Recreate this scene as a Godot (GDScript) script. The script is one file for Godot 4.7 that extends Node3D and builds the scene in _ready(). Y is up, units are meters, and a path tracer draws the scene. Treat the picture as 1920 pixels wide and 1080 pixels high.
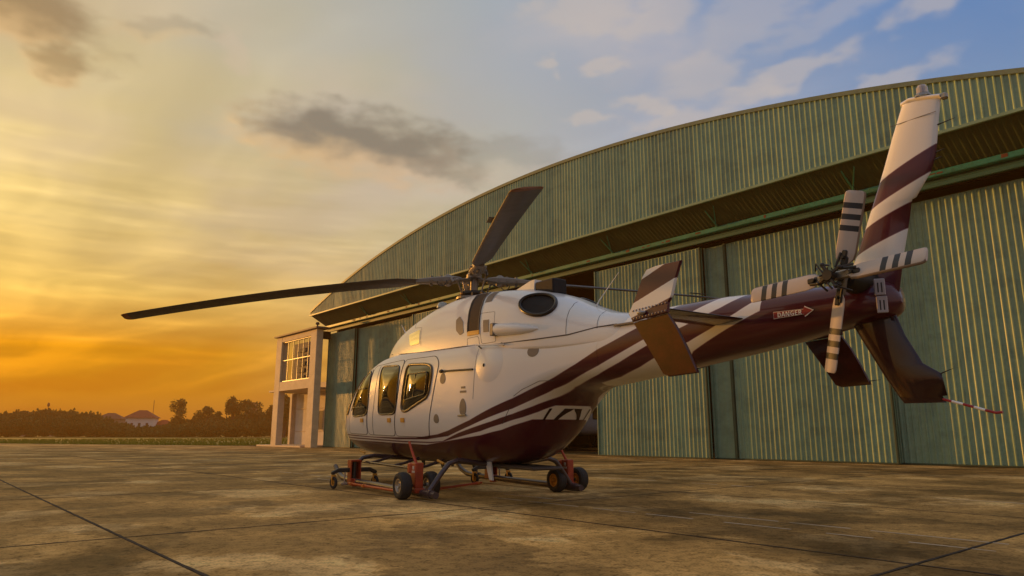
extends Node3D

const PX := -0.665
const PD := 11.78
const YAW := 0.985

# ------------------------------------------------------------------ mesh helpers
class MB:
	var st := SurfaceTool.new()
	var col := Color.WHITE
	func _init() -> void:
		st.begin(Mesh.PRIMITIVE_TRIANGLES)
	func smooth(g: int) -> void:
		st.set_smooth_group(g)
	func v(p: Vector3, uv := Vector2.ZERO) -> void:
		st.set_color(col)
		st.set_uv(uv)
		st.add_vertex(p)
	func tri(a: Vector3, b: Vector3, c: Vector3, ua := Vector2.ZERO, ub := Vector2.ZERO, uc := Vector2.ZERO) -> void:
		v(a, ua)
		v(b, ub)
		v(c, uc)
	func quad(a: Vector3, b: Vector3, c: Vector3, d: Vector3, ua := Vector2.ZERO, ub := Vector2.ZERO, uc := Vector2.ZERO, ud := Vector2.ZERO) -> void:
		tri(a, b, c, ua, ub, uc)
		tri(a, c, d, ua, uc, ud)
	func rings(rs: Array, closed := true, caps := true, g := 1) -> void:
		smooth(g)
		for i in rs.size() - 1:
			var r0: PackedVector3Array = rs[i]
			var r1: PackedVector3Array = rs[i + 1]
			var n := r0.size()
			for k in (n if closed else n - 1):
				quad(r0[k], r1[k], r1[(k + 1) % n], r0[(k + 1) % n])
		if caps:
			smooth(-1)
			for e in 2:
				var r: PackedVector3Array = rs[0] if e == 0 else rs[rs.size() - 1]
				var c := Vector3.ZERO
				for p in r:
					c += p
				c /= r.size()
				for k in r.size():
					if e == 0:
						tri(c, r[k], r[(k + 1) % r.size()])
					else:
						tri(c, r[(k + 1) % r.size()], r[k])
	func tube(pts: Array, rad, sides := 10, caps := true, loop := false) -> void:
		var rs := []
		var n := pts.size()
		var up := Vector3.ZERO
		for i in n:
			var a: Vector3 = pts[(i - 1 + n) % n] if (loop or i > 0) else pts[0]
			var b: Vector3 = pts[(i + 1) % n] if (loop or i < n - 1) else pts[n - 1]
			var t := (b - a).normalized()
			if i == 0:
				up = Vector3.UP if absf(t.y) < 0.9 else Vector3.RIGHT
			up = (up - t * up.dot(t)).normalized()
			var s := t.cross(up)
			var r: float = rad[i] if rad is Array else rad
			var ring := PackedVector3Array()
			for k in sides:
				var w := TAU * k / sides
				var p: Vector3 = pts[i]
				ring.append(p + (up * cos(w) + s * sin(w)) * r)
			rs.append(ring)
		if loop:
			rs.append(rs[0])
		rings(rs, true, caps and not loop)
	func box(c: Vector3, size: Vector3, b := 0.0, bas := Basis()) -> void:
		smooth(-1)
		var h := size / 2.0
		if b <= 0.0:
			b = minf(minf(h.x, h.y), h.z) * 0.06
		b = minf(b, minf(minf(h.x, h.y), h.z) * 0.9)
		var pt := func(s: Vector3, ax: int) -> Vector3:
			var q := Vector3(s.x * (h.x - b), s.y * (h.y - b), s.z * (h.z - b))
			q[ax] = s[ax] * h[ax]
			return c + bas * q
		for ax in 3:
			var u := (ax + 1) % 3
			var w := (ax + 2) % 3
			for sg in [-1.0, 1.0]:
				var qs := []
				for k in [[-1, -1], [1, -1], [1, 1], [-1, 1]]:
					var s := Vector3.ZERO
					s[ax] = sg
					s[u] = k[0]
					s[w] = k[1]
					qs.append(s)
				if sg > 0:
					qs.reverse()
				quad(pt.call(qs[0], ax), pt.call(qs[1], ax), pt.call(qs[2], ax), pt.call(qs[3], ax), Vector2(0, 0), Vector2(1, 0), Vector2(1, 1), Vector2(0, 1))
			for k in [[-1, -1], [1, -1], [1, 1], [-1, 1]]:
				var s0 := Vector3.ZERO
				var s1 := Vector3.ZERO
				s0[ax] = -1
				s1[ax] = 1
				for s in [0]:
					s0[u] = k[0]
					s0[w] = k[1]
					s1[u] = k[0]
					s1[w] = k[1]
				if k[0] * k[1] > 0:
					quad(pt.call(s0, u), pt.call(s1, u), pt.call(s1, w), pt.call(s0, w))
				else:
					quad(pt.call(s0, w), pt.call(s1, w), pt.call(s1, u), pt.call(s0, u))
		for k in 8:
			var s := Vector3(1 if k & 1 else -1, 1 if k & 2 else -1, 1 if k & 4 else -1)
			if s.x * s.y * s.z < 0:
				tri(pt.call(s, 0), pt.call(s, 1), pt.call(s, 2))
			else:
				tri(pt.call(s, 0), pt.call(s, 2), pt.call(s, 1))
	func bar(a: Vector3, b: Vector3, w: float, h: float, bev := 0.0) -> void:
		var t := (b - a).normalized()
		var up := Vector3.UP if absf(t.y) < 0.95 else Vector3.RIGHT
		var s := t.cross(up).normalized()
		up = s.cross(t)
		box((a + b) / 2.0, Vector3(w, h, (b - a).length()), bev, Basis(s, up, -t))
	func prism(poly: PackedVector2Array, xf: Transform3D, depth: float) -> void:
		smooth(-1)
		var idx := Geometry2D.triangulate_polygon(poly)
		for sg in [-0.5, 0.5]:
			for i in range(0, idx.size(), 3):
				var a := Vector3(poly[idx[i]].x, poly[idx[i]].y, depth * sg)
				var b := Vector3(poly[idx[i + 1]].x, poly[idx[i + 1]].y, depth * sg)
				var c := Vector3(poly[idx[i + 2]].x, poly[idx[i + 2]].y, depth * sg)
				if sg > 0:
					tri(xf * a, xf * b, xf * c)
				else:
					tri(xf * a, xf * c, xf * b)
		for i in poly.size():
			var p := poly[i]
			var q := poly[(i + 1) % poly.size()]
			quad(xf * Vector3(p.x, p.y, -depth / 2), xf * Vector3(q.x, q.y, -depth / 2), xf * Vector3(q.x, q.y, depth / 2), xf * Vector3(p.x, p.y, depth / 2))
	func lathe(xf: Transform3D, prof: Array, sides := 20) -> void:
		var rs := []
		for q in prof:
			var ring := PackedVector3Array()
			for k in sides:
				var w := TAU * k / sides
				ring.append(xf * Vector3(cos(w) * q[0], q[1], sin(w) * q[0]))
			rs.append(ring)
		smooth(-1)
		for i in rs.size() - 1:
			for k in sides:
				quad(rs[i][k], rs[i + 1][k], rs[i + 1][(k + 1) % sides], rs[i][(k + 1) % sides])
	func blob(c: Vector3, r: Vector3, bas := Basis(), nu := 12, nv := 8) -> void:
		var rs := []
		for i in nv + 1:
			var f := PI * (0.02 + 0.96 * i / nv)
			var ring := PackedVector3Array()
			for k in nu:
				var w := TAU * k / nu
				ring.append(c + bas * Vector3(sin(f) * cos(w) * r.x, cos(f) * r.y, sin(f) * sin(w) * r.z))
			rs.append(ring)
		rings(rs)
	func done() -> ArrayMesh:
		st.generate_normals()
		st.index()
		return st.commit()


func lin(r: float, g: float, b: float) -> Color:
	return Color(r, g, b).linear_to_srgb()

func mat(c: Color, rough := 0.6, metal := 0.0, coat := 0.0) -> StandardMaterial3D:
	var m := StandardMaterial3D.new()
	m.albedo_color = c
	m.roughness = rough
	m.metallic = metal
	if coat > 0.0:
		m.clearcoat_enabled = true
		m.clearcoat = coat
		m.clearcoat_roughness = 0.02
	return m

var names := {}
func numbered(n: String) -> String:
	if not names.has(n):
		names[n] = 0
		return n
	names[n] += 1
	return "%s_%03d" % [n, names[n]]

func part(called: String, mb, m: Material, parent: Node3D, label := "") -> MeshInstance3D:
	var o := MeshInstance3D.new()
	o.name = called if parent != self else numbered(called)
	o.mesh = mb.done() if mb is MB else mb
	o.material_override = m
	parent.add_child(o, true)
	if label:
		o.set_meta("label", label)
	return o

func thing(called: String, label: String, category: String, xf := Transform3D(), group := "") -> Node3D:
	var o := Node3D.new()
	o.name = numbered(called)
	o.transform = xf
	add_child(o, true)
	tag(o, label, category, group)
	return o

func tag(o: Node3D, label: String, category := "", group := "", kind := "") -> void:
	if label:
		o.set_meta("label", label)
	if category:
		o.set_meta("category", category)
	if group:
		o.set_meta("group", group)
	if kind:
		o.set_meta("kind", kind)

func noise(s: int, freq: float, oct := 4, warp := 0.0) -> FastNoiseLite:
	var n := FastNoiseLite.new()
	n.seed = s
	n.noise_type = FastNoiseLite.TYPE_SIMPLEX_SMOOTH
	n.frequency = freq
	n.fractal_octaves = oct
	if warp > 0.0:
		n.domain_warp_enabled = true
		n.domain_warp_amplitude = warp
		n.domain_warp_frequency = freq * 1.5
	return n

func sstep(a: float, b: float, x: float) -> float:
	var t := clampf((x - a) / (b - a), 0.0, 1.0)
	return t * t * (3.0 - 2.0 * t)

# ------------------------------------------------------------------ sky
const SUN_AZ := -53.2
const SUN_EL := 4.0
# rows: elevation; columns: degrees away from the sun's bearing. sRGB values 0..255
const SKY_D := [0.0, 8.0, 17.0, 31.0, 43.0, 53.0, 65.0, 78.0, 91.0, 120.0, 180.0]
const SKY_E := [0.0, 3.0, 6.0, 10.0, 15.0, 22.0, 29.0, 42.0, 62.0, 90.0]
var sky_t := []
var n_big := noise(3, 1.0, 5)
var n_str := noise(8, 1.0, 5)
var n_fine := noise(21, 1.0, 5)

func sky_table() -> void:
	var t := [
		[[214, 150, 45], [212, 148, 44], [206, 144, 44], [204, 148, 62], [202, 155, 92], [190, 155, 115], [178, 152, 130], [165, 148, 138], [158, 146, 142], [172, 154, 150], [176, 156, 150]],
		[[244, 168, 10], [242, 162, 8], [232, 148, 6], [216, 146, 34], [206, 154, 80], [195, 160, 112], [180, 157, 132], [166, 152, 143], [158, 149, 148], [180, 162, 156], [186, 164, 156]],
		[[255, 188, 18], [253, 178, 10], [245, 160, 4], [226, 156, 34], [212, 162, 82], [200, 168, 120], [182, 165, 142], [165, 158, 155], [155, 154, 160], [184, 168, 162], [190, 170, 162]],
		[[255, 222, 120], [255, 216, 112], [250, 206, 104], [226, 184, 98], [212, 176, 116], [200, 176, 136], [180, 170, 156], [160, 162, 170], [146, 156, 174], [180, 172, 170], [190, 174, 168]],
		[[252, 226, 150], [248, 218, 138], [238, 206, 128], [216, 188, 126], [203, 185, 142], [196, 184, 154], [174, 174, 170], [148, 164, 184], [128, 152, 186], [170, 170, 178], [186, 174, 172]],
		[[244, 218, 152], [238, 212, 146], [228, 204, 142], [204, 187, 146], [196, 184, 156], [188, 186, 168], [164, 172, 182], [142, 160, 186], [122, 150, 186], [156, 165, 184], [176, 172, 178]],
		[[236, 210, 154], [230, 204, 148], [220, 196, 146], [204, 192, 156], [190, 186, 166], [172, 180, 182], [148, 163, 186], [120, 148, 187], [90, 133, 186], [144, 160, 188], [164, 168, 182]],
		[[205, 195, 168], [202, 192, 168], [195, 188, 168], [180, 182, 174], [164, 176, 184], [148, 168, 190], [116, 150, 194], [84, 130, 192], [70, 120, 186], [140, 158, 188], [156, 165, 184]],
		[[196, 186, 172], [194, 186, 172], [190, 184, 172], [182, 180, 174], [174, 177, 178], [164, 172, 182], [146, 162, 186], [130, 152, 188], [122, 146, 186], [156, 168, 188], [164, 170, 186]],
		[[172, 176, 184], [172, 176, 184], [172, 176, 184], [172, 176, 184], [172, 176, 184], [172, 176, 184], [172, 176, 184], [172, 176, 184], [172, 176, 184], [172, 176, 184], [172, 176, 184]],
	]
	sky_t = []
	for r in t:
		var row := []
		for c in r:
			var k := Color8(c[0], c[1], c[2]).srgb_to_linear()
			row.append(Vector3(k.r, k.g, k.b))
		sky_t.append(row)

func sky_color(az: float, el: float, detail: bool) -> Vector3:
	var d := absf(wrapf(az - SUN_AZ, -180.0, 180.0))
	var e := clampf(el, 0.0, 89.9)
	var i := 0
	while i < SKY_D.size() - 2 and SKY_D[i + 1] < d:
		i += 1
	var j := 0
	while j < SKY_E.size() - 2 and SKY_E[j + 1] < e:
		j += 1
	var fx: float = clampf((d - SKY_D[i]) / (SKY_D[i + 1] - SKY_D[i]), 0, 1)
	var fy: float = clampf((e - SKY_E[j]) / (SKY_E[j + 1] - SKY_E[j]), 0, 1)
	var c0: Vector3 = sky_t[j][i].lerp(sky_t[j][i + 1], fx)
	var c1: Vector3 = sky_t[j + 1][i].lerp(sky_t[j + 1][i + 1], fx)
	var c := c0.lerp(c1, fy)
	# glow round the hidden sun
	var ca := cos(deg_to_rad(e)) * cos(deg_to_rad(SUN_EL)) * cos(deg_to_rad(d)) + sin(deg_to_rad(e)) * sin(deg_to_rad(SUN_EL))
	var ang := rad_to_deg(acos(clampf(ca, -1, 1)))
	c += Vector3(1.0, 0.52, 0.12) * (8.0 * exp(-pow(ang / 5.0, 2.0)) + 0.55 * exp(-pow(ang / 12.0, 2.0)))
	if e < 0.2:
		return c
	# clouds on a flat layer far above, so that they crowd together towards the horizon
	var ar := deg_to_rad(az)
	var q := Vector2(sin(ar), -cos(ar)) / (tan(deg_to_rad(e)) + 0.10)
	var sunward := exp(-pow(ang / 42.0, 2.0))
	# thin streaks
	var wob := n_big.get_noise_2d(q.x * 0.22 + 11.0, q.y * 0.22)
	var s := n_str.get_noise_2d((q.x * 0.80 + q.y * 0.6) * 0.26 + wob * 0.6, (-q.x * 0.6 + q.y * 0.8) * 1.25 + wob * 0.9)
	var streak := sstep(-0.15, 0.55, s) * sstep(1.5, 5.0, e) * (1.0 - sstep(30.0, 60.0, e) * 0.6)
	c *= 1.0 + (streak - 0.35) * (0.10 + 0.30 * sunward)
	c = c.lerp(c * Vector3(0.90, 0.80, 0.74), sstep(0.05, 0.5, -s) * sunward * 0.8)
	# long level bands low in the west
	var bd := n_str.get_noise_2d(az * 0.035 + wob * 0.5, el * 0.55 + wob * 0.8 + 20.0) + 0.35 * n_fine.get_noise_2d(az * 0.12, el * 1.7)
	var bw := sstep(3.0, 6.0, e) * (1.0 - sstep(14.0, 24.0, e)) * (0.25 + 0.75 * sunward)
	c *= 1.0 + bw * (sstep(0.05, 0.6, bd) * 0.30 - sstep(0.0, 0.5, -bd) * 0.13)
	# thin lilac veil over the blue
	var ve := sstep(-0.35, 0.45, n_big.get_noise_2d(q.x * 0.55 + 60.0, q.y * 0.8) + 0.35 * n_fine.get_noise_2d(q.x * 1.3, q.y * 2.0 + 12.0)) * sstep(8.0, 18.0, e)
	c = c.lerp(Vector3(0.40, 0.42, 0.50), ve * 0.42 * (1.0 - sunward))
	# broken puffs
	var pv := n_fine.get_noise_2d(q.x * 0.95 + 3.0, q.y * 1.25) * 0.75 + n_big.get_noise_2d(q.x * 0.4, q.y * 0.5 + 7.0) * 0.5
	var puff := sstep(-0.16, 0.46, pv) * sstep(9.0, 20.0, e)
	var pale := Vector3(0.56, 0.51, 0.50).lerp(Vector3(0.78, 0.56, 0.30), sunward)
	c = c.lerp(pale.lerp(c, 0.35), puff * 0.75)
	# named banks: bearing, height, half width, half height, tilt, darkness
	var wx := n_big.get_noise_2d(az * 0.11, el * 0.16 + 40.0) * 2.4 + n_fine.get_noise_2d(az * 0.22, el * 0.5) * 0.9
	var wy := n_big.get_noise_2d(az * 0.13 + 70.0, el * 0.22) * 1.2 + n_fine.get_noise_2d(az * 0.22 + 9.0, el * 0.6) * 0.7
	for b in BANKS:
		var bx: float = (az + wx - b[0]) / b[2]
		var by: float = (el + wy - b[1] - b[4] * (az - b[0])) / b[3]
		var r2 := bx * bx + by * by
		if r2 > 2.6:
			continue
		var m := 1.0 - sstep(0.45, 1.20, sqrt(r2) + n_fine.get_noise_2d(az * 0.30 + 30.0, el * 0.9) * 0.22)
		var dark: float = b[5]
		var body := Vector3(0.245, 0.215, 0.165).lerp(Vector3(0.42, 0.25, 0.085), sstep(0.35, 0.85, sunward))
		var lit := Vector3(0.80, 0.53, 0.25).lerp(Vector3(0.62, 0.50, 0.40), sstep(0.5, 0.1, sunward))
		if dark < 0.0:
			c = c.lerp(Vector3(0.56, 0.50, 0.46).lerp(Vector3(0.74, 0.52, 0.26), sunward), m * -dark)
			continue
		var low := sstep(0.15, -0.75, by + bx * 0.25) * 0.85 + sstep(-0.55, -1.05, bx) * 0.7
		c = c.lerp(body.lerp(lit, clampf(low, 0, 1)), m * dark)
	return c

const BANKS := [
	[-13.0, 22.6, 10.4, 2.7, -0.05, 0.92], [-0.5, 21.9, 6.0, 1.9, 0.03, 0.32], [-6.0, 20.6, 5.0, 1.3, -0.12, 0.5],
	[-39.0, 27.5, 7.5, 2.6, -0.10, 0.85], [-34.6, 24.6, 3.2, 1.4, 0.0, 0.7], [-28.0, 28.6, 3.4, 1.0, 0.1, 0.3],
	[9.2, 29.2, 2.4, 0.7, 0.1, -0.55], [11.8, 25.4, 2.2, 0.9, -0.1, -0.6], [2.8, 28.9, 1.3, 0.8, 0.0, -0.5],
	[16.5, 27.4, 4.5, 1.9, 0.1, -0.45], [6.8, 24.7, 2.4, 0.7, -0.05, -0.5], [14.0, 24.0, 4.5, 1.1, 0.12, -0.5],
	[20.0, 31.0, 5.0, 2.0, 0.2, -0.35], [28.0, 30.5, 7.0, 1.6, 0.25, -0.3], [-23.6, 28.4, 1.6, 1.5, -0.4, -0.4],
	[24.0, 26.5, 5.0, 1.0, 0.15, -0.5], [31.0, 25.0, 4.0, 0.8, 0.2, -0.45], [33.0, 29.0, 3.5, 1.2, 0.3, -0.5], [6.0, 32.5, 6.0, 1.4, 0.05, -0.5], [12.5, 32.0, 3.5, 1.6, 0.2, -0.45], [19.5, 25.6, 3.5, 0.9, 0.1, -0.45],
	[-57.0, 18.0, 9.0, 1.8, 0.0, 0.5], [-78.0, 25.0, 12.0, 2.6, 0.05, 0.6], [-112.0, 20.0, 14.0, 3.0, 0.0, 0.45],
	[48.0, 22.0, 10.0, 2.4, 0.1, 0.4], [75.0, 27.0, 13.0, 3.0, 0.0, 0.4], [110.0, 18.0, 12.0, 2.6, 0.0, 0.4], [160.0, 24.0, 15.0, 3.2, 0.0, 0.4],
	[-160.0, 30.0, 14.0, 3.2, 0.0, 0.45], [-135.0, 40.0, 12.0, 3.6, 0.0, -0.4], [60.0, 45.0, 14.0, 3.6, 0.0, -0.35], [-60.0, 44.0, 14.0, 3.4, 0.0, -0.4], [140.0, 46.0, 14.0, 3.6, 0.0, -0.35],
]

func fill_sky(im: Image, x0: int, y0: int, x1: int, y1: int, detail: bool) -> void:
	var w := im.get_width()
	var h := im.get_height()
	for y in range(y0, y1):
		var el := 90.0 - (y + 0.5) / h * 180.0
		for x in range(x0, x1):
			var c := sky_color((x + 0.5) / w * 360.0 - 180.0, el, detail)
			im.set_pixel(x, y, Color(c.x, c.y, c.z))

func make_sky() -> ImageTexture:
	sky_table()
	var small := Image.create_empty(768, 384, false, Image.FORMAT_RGBF)
	small.fill(Color(0.12, 0.085, 0.045))
	fill_sky(small, 0, 0, 768, 194, false)
	var big: Image = small.duplicate()
	big.resize(3072, 1536, Image.INTERPOLATE_CUBIC)
	# the same sky once more, finer, over the quarter of it that is seen enlarged
	fill_sky(big, int(3072 * (180.0 - 46.0) / 360.0), int(1536 * 50.0 / 180.0), int(3072 * (180.0 + 46.0) / 360.0), 768, true)
	# the panorama starts straight ahead, so its halves change places
	var out := Image.create_empty(3072, 1536, false, Image.FORMAT_RGBF)
	out.blit_rect(big, Rect2i(1536, 0, 1536, 1536), Vector2i(0, 0))
	out.blit_rect(big, Rect2i(0, 0, 1536, 1536), Vector2i(1536, 0))
	return ImageTexture.create_from_image(out)

# ------------------------------------------------------------------ textures
func noise_bytes(s: int, size: int, freq: float, oct: int, warp := 0.0, type := 1) -> PackedByteArray:
	var n := noise(s, freq, oct, warp)
	if type == 2:
		n.noise_type = FastNoiseLite.TYPE_CELLULAR
	var im := n.get_seamless_image(size, size, false, false, 0.12)
	im.convert(Image.FORMAT_L8)
	return im.get_data()

func tex(size: int, f: Callable) -> ImageTexture:
	var b := PackedByteArray()
	b.resize(size * size * 3)
	for i in size * size:
		var c: Color = f.call(i)
		b[i * 3] = int(clampf(c.r, 0, 1) * 255.0)
		b[i * 3 + 1] = int(clampf(c.g, 0, 1) * 255.0)
		b[i * 3 + 2] = int(clampf(c.b, 0, 1) * 255.0)
	var im := Image.create_from_data(size, size, false, Image.FORMAT_RGB8, b)
	return ImageTexture.create_from_image(im)

var concrete: Array = []
func concrete_mats() -> void:
	var N := 1024
	var big := noise_bytes(5, N, 0.0045, 5, 60.0)
	var mid := noise_bytes(6, N, 0.016, 5, 30.0)
	var spot := noise_bytes(7, N, 0.009, 3, 45.0)
	var pale := noise_bytes(9, N, 0.006, 6, 80.0)
	var al := tex(N, func(i: int) -> Color:
		var a := big[i] / 255.0
		var m := mid[i] / 255.0
		var k := 0.79 + 0.36 * (a - 0.5) + 0.34 * (m - 0.5)
		var st := sstep(0.56, 0.66, spot[i] / 255.0 + 0.25 * (m - 0.5))
		k *= 1.0 - 0.22 * st
		var pl := sstep(0.58, 0.72, pale[i] / 255.0 + 0.3 * (m - 0.5))
		k *= 1.0 + 0.13 * pl
		return Color(k * 0.99, k * (0.93 + 0.03 * pl), k * (0.84 + 0.09 * pl)))
	var fine := noise_bytes(12, 512, 0.03, 5, 8.0)
	var grit := noise_bytes(13, 512, 0.16, 3)
	var pit := noise_bytes(14, 512, 0.045, 2, 20.0)
	var dt := tex(512, func(i: int) -> Color:
		var k := 0.95 + 0.34 * (fine[i] / 255.0 - 0.5) + 0.42 * (grit[i] / 255.0 - 0.5)
		k *= 1.0 - 0.22 * sstep(0.70, 0.82, pit[i] / 255.0)
		return Color(k, k, k))
	var ro := tex(N, func(i: int) -> Color:
		var k := 0.78 + 0.40 * (mid[i] / 255.0 - 0.5) - 0.16 * sstep(0.52, 0.66, spot[i] / 255.0)
		return Color(k, k, k))
	var him := tex(512, func(i: int) -> Color:
		var k := 0.5 + 0.5 * (fine[i] / 255.0 - 0.5) + 0.6 * (grit[i] / 255.0 - 0.5)
		return Color(k, k, k))
	for k in 4:
		var m := StandardMaterial3D.new()
		var t: float = [0.88, 0.84, 0.95, 0.78][k]
		m.albedo_color = lin(t * 0.97, t * 0.65, t * 0.26)
		m.albedo_texture = al
		m.roughness = 1.0
		m.metallic_specular = 0.14
		m.roughness_texture = ro
		m.detail_enabled = true
		m.detail_albedo = dt
		m.detail_blend_mode = BaseMaterial3D.BLEND_MODE_MUL
		m.detail_uv_layer = BaseMaterial3D.DETAIL_UV_2
		m.heightmap_enabled = true
		m.heightmap_texture = him
		m.heightmap_scale = 0.12
		m.uv1_triplanar = false
		concrete.append(m)

func tri_mat(c: Color, amount: float, scale: float, s: int, rough: float, metal := 0.0, rust := 0.0) -> StandardMaterial3D:
	var a := noise_bytes(s, 256, 0.012, 5, 20.0)
	var b := noise_bytes(s + 1, 256, 0.07, 4)
	var m := mat(c, rough, metal)
	m.albedo_texture = tex(256, func(i: int) -> Color:
		var k := 1.0 - amount + amount * (0.7 * a[i] / 255.0 + 0.3 * b[i] / 255.0) * 1.4
		var ru := rust * sstep(0.62, 0.75, a[i] / 255.0 + 0.3 * (b[i] / 255.0 - 0.5))
		return Color(k, k, k).lerp(Color(0.62, 0.40, 0.25) * k, ru))
	m.uv1_triplanar = true
	m.uv1_world_triplanar = true
	m.uv1_scale = Vector3.ONE * scale
	return m

# ------------------------------------------------------------------ ground
# the hangar front gives the grid: u runs along it to the far left, p stands off it towards the viewer
const O := Vector3(13.574, 0, -19.389)
const UD := Vector3(-0.644, 0, -0.765)
const ND := Vector3(-0.765, 0, 0.644)

func g(u: float, p: float, y := 0.0) -> Vector3:
	return O + UD * u + ND * p + Vector3(0, y, 0)

func in_view(q: Vector3, pad: float) -> bool:
	return -q.z > -pad and absf(q.x) < -q.z * 0.86 + pad + 3.0

func build_ground() -> void:
	var mg := tri_mat(lin(0.25, 0.215, 0.008), 0.45, 0.07, 31, 0.95)
	var mb := MB.new()
	mb.smooth(-1)
	mb.quad(Vector3(-1600, -0.09, -1800), Vector3(1600, -0.09, -1800), Vector3(1600, -0.09, 60), Vector3(-1600, -0.09, 60))
	var o := part("grass_field", mb, mg, self)
	tag(o, "flat green yellow grass field beyond the concrete apron", "grass", "", "structure")
	# apron slabs
	var root := Node3D.new()
	root.name = "apron"
	add_child(root, true)
	tag(root, "stained brown concrete apron of large slabs in front of the hangar", "", "", "structure")
	var base := MB.new()
	base.smooth(-1)
	var poly := [g(-12, 30), g(-12, -40), g(51.8, -40), g(51.8, 1.9), g(100, 23.5), g(100, 60), g(30, 45)]
	for i in range(1, poly.size() - 1):
		base.tri(poly[0] + Vector3(0, -0.005, 0), poly[i] + Vector3(0, -0.005, 0), poly[i + 1] + Vector3(0, -0.005, 0))
	part("joint_filler", base, mat(lin(0.022, 0.016, 0.010), 0.95), root)
	var rng := RandomNumberGenerator.new()
	rng.seed = 4
	var far := MB.new()
	var nfar := 0
	for iu in range(-4, 22):
		for ip in range(-12, 14):
			var u0 := 1.2 + 5.07 * iu
			var u1 := u0 + 5.07
			var p0 := 17.3 + 3.95 * ip
			var p1 := p0 + 3.95
			var c := g((u0 + u1) / 2, (p0 + p1) / 2)
			if not in_view(c, 3.5):
				continue
			if p1 < 0.2 and not ((u1 > 14 and u0 < 21 and p1 > -26)):
				if u0 > 41:
					pass
				else:
					continue
			if u0 > 41.2:
				# the outer edge slants away from the annex
				var lim := 1.9 + (u1 - 51.8) * 0.45 if u1 > 51.8 else 0.6
				if p1 < lim:
					continue
				p0 = maxf(p0, lim)
			var mb2 := MB.new()
			slab(mb2, u0, u1, p0, p1, 0.0)
			part("slab", mb2, concrete[rng.randi() % 4], root)
	# dark sealant in the joints, uneven in width
	for iu in range(-3, 22):
		joint(root, rng, g(1.2 + 5.07 * iu, -1.0 if iu > 8 else 0.6), g(1.2 + 5.07 * iu, 70.0))
	for ip in range(-4, 14):
		var lim := 0.0
		joint(root, rng, g(-18.0, 17.3 + 3.95 * ip), g(100.0, 17.3 + 3.95 * ip))
	# faint remains of painted lines
	for q in [[16.2, -6.0, 9.0], [15.7, -4.0, 12.0], [11.4, -8.0, 6.0]]:
		var wl := MB.new()
		wl.smooth(-1)
		var u := float(q[1])
		while u < q[2]:
			var len := rng.randf_range(0.2, 1.3)
			if rng.randf() < 0.62:
				var w0 := rng.randf_range(0.010, 0.024)
				var w1 := rng.randf_range(0.006, 0.022)
				wl.quad(g(u, q[0] - w0, 0.002), g(u, q[0] + w0, 0.002), g(u + len, q[0] + w1, 0.002), g(u + len, q[0] - w1, 0.002))
			u += len + rng.randf_range(0.0, 0.4)
		part("worn_line", wl, mat(lin(0.62, 0.50, 0.34), 0.9), root)
	# tufts along the edge of the grass
	var tuft := MB.new()
	tuft.smooth(-1)
	for k in 7:
		var w := TAU * k / 7.0
		var lean := Vector3(cos(w), 0, sin(w))
		var s := Vector3(-sin(w), 0, cos(w)) * 0.05
		tuft.tri(lean * 0.04 - s, lean * 0.04 + s, lean * 0.16 + Vector3(0, 0.30 + 0.05 * (k % 3), 0))
	var mm := MultiMesh.new()
	mm.transform_format = MultiMesh.TRANSFORM_3D
	mm.mesh = tuft.done()
	mm.instance_count = 9000
	for i in 9000:
		var u := rng.randf_range(50, 150)
		var off := pow(rng.randf(), 2.0) * 90.0
		var q := g(u, 1.7 + (u - 51.8) * 0.45 - 0.3 - off, -0.09)
		var sc := rng.randf_range(0.4, 1.0) * (1.0 if off > 1.0 else 0.8)
		mm.set_instance_transform(i, Transform3D(Basis(Vector3.UP, rng.randf() * TAU).scaled(Vector3(1, 0.8, 1) * sc), q))
	var gr := MultiMeshInstance3D.new()
	gr.name = "grass_tufts"
	gr.multimesh = mm
	var gm := mat(lin(0.25, 0.22, 0.01), 0.9)
	gr.material_override = gm
	add_child(gr, true)
	tag(gr, "loose grass tufts standing along and beyond the apron edge", "grass", "", "stuff")
	# pale worn track across the grass
	mb = MB.new()
	mb.smooth(-1)
	var t0 := Vector3(-46, -0.08, -97)
	var t1 := Vector3(-12, -0.08, -84)
	mb.quad(t0, t1, t1 + Vector3(0.3, 0, -1.3), t0 + Vector3(0.2, 0, -1.6))
	o = part("path", mb, mat(lin(0.40, 0.33, 0.22), 0.95), self)
	tag(o, "pale narrow path crossing the grass field", "", "", "structure")

func joint(root: Node3D, rng: RandomNumberGenerator, a: Vector3, b: Vector3) -> void:
	var mb := MB.new()
	mb.smooth(-1)
	var n := int(a.distance_to(b) / 0.13)
	var s := (b - a).normalized().cross(Vector3.UP)
	var prev := []
	var any := false
	for i in n + 1:
		var q := a.lerp(b, float(i) / n)
		var uu := (q - O).dot(UD)
		var pp := (q - O).dot(ND)
		var ok := in_view(q, 1.0) and pp > (0.6 if uu < 51.8 else 1.9 + (uu - 51.8) * 0.45)
		if not ok:
			prev = []
			continue
		var w := rng.randf_range(0.011, 0.018)
		var o := rng.randf_range(-0.004, 0.004)
		var cur := [q + s * (w + o) + Vector3(0, 0.003, 0), q + s * (o - w) + Vector3(0, 0.003, 0)]
		if prev.size():
			mb.quad(prev[0], cur[0], cur[1], prev[1])
			any = true
		prev = cur
	if any:
		part("joint", mb, joint_m, root)

var joint_m := mat(Color(0.19, 0.15, 0.105), 0.95)

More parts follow.
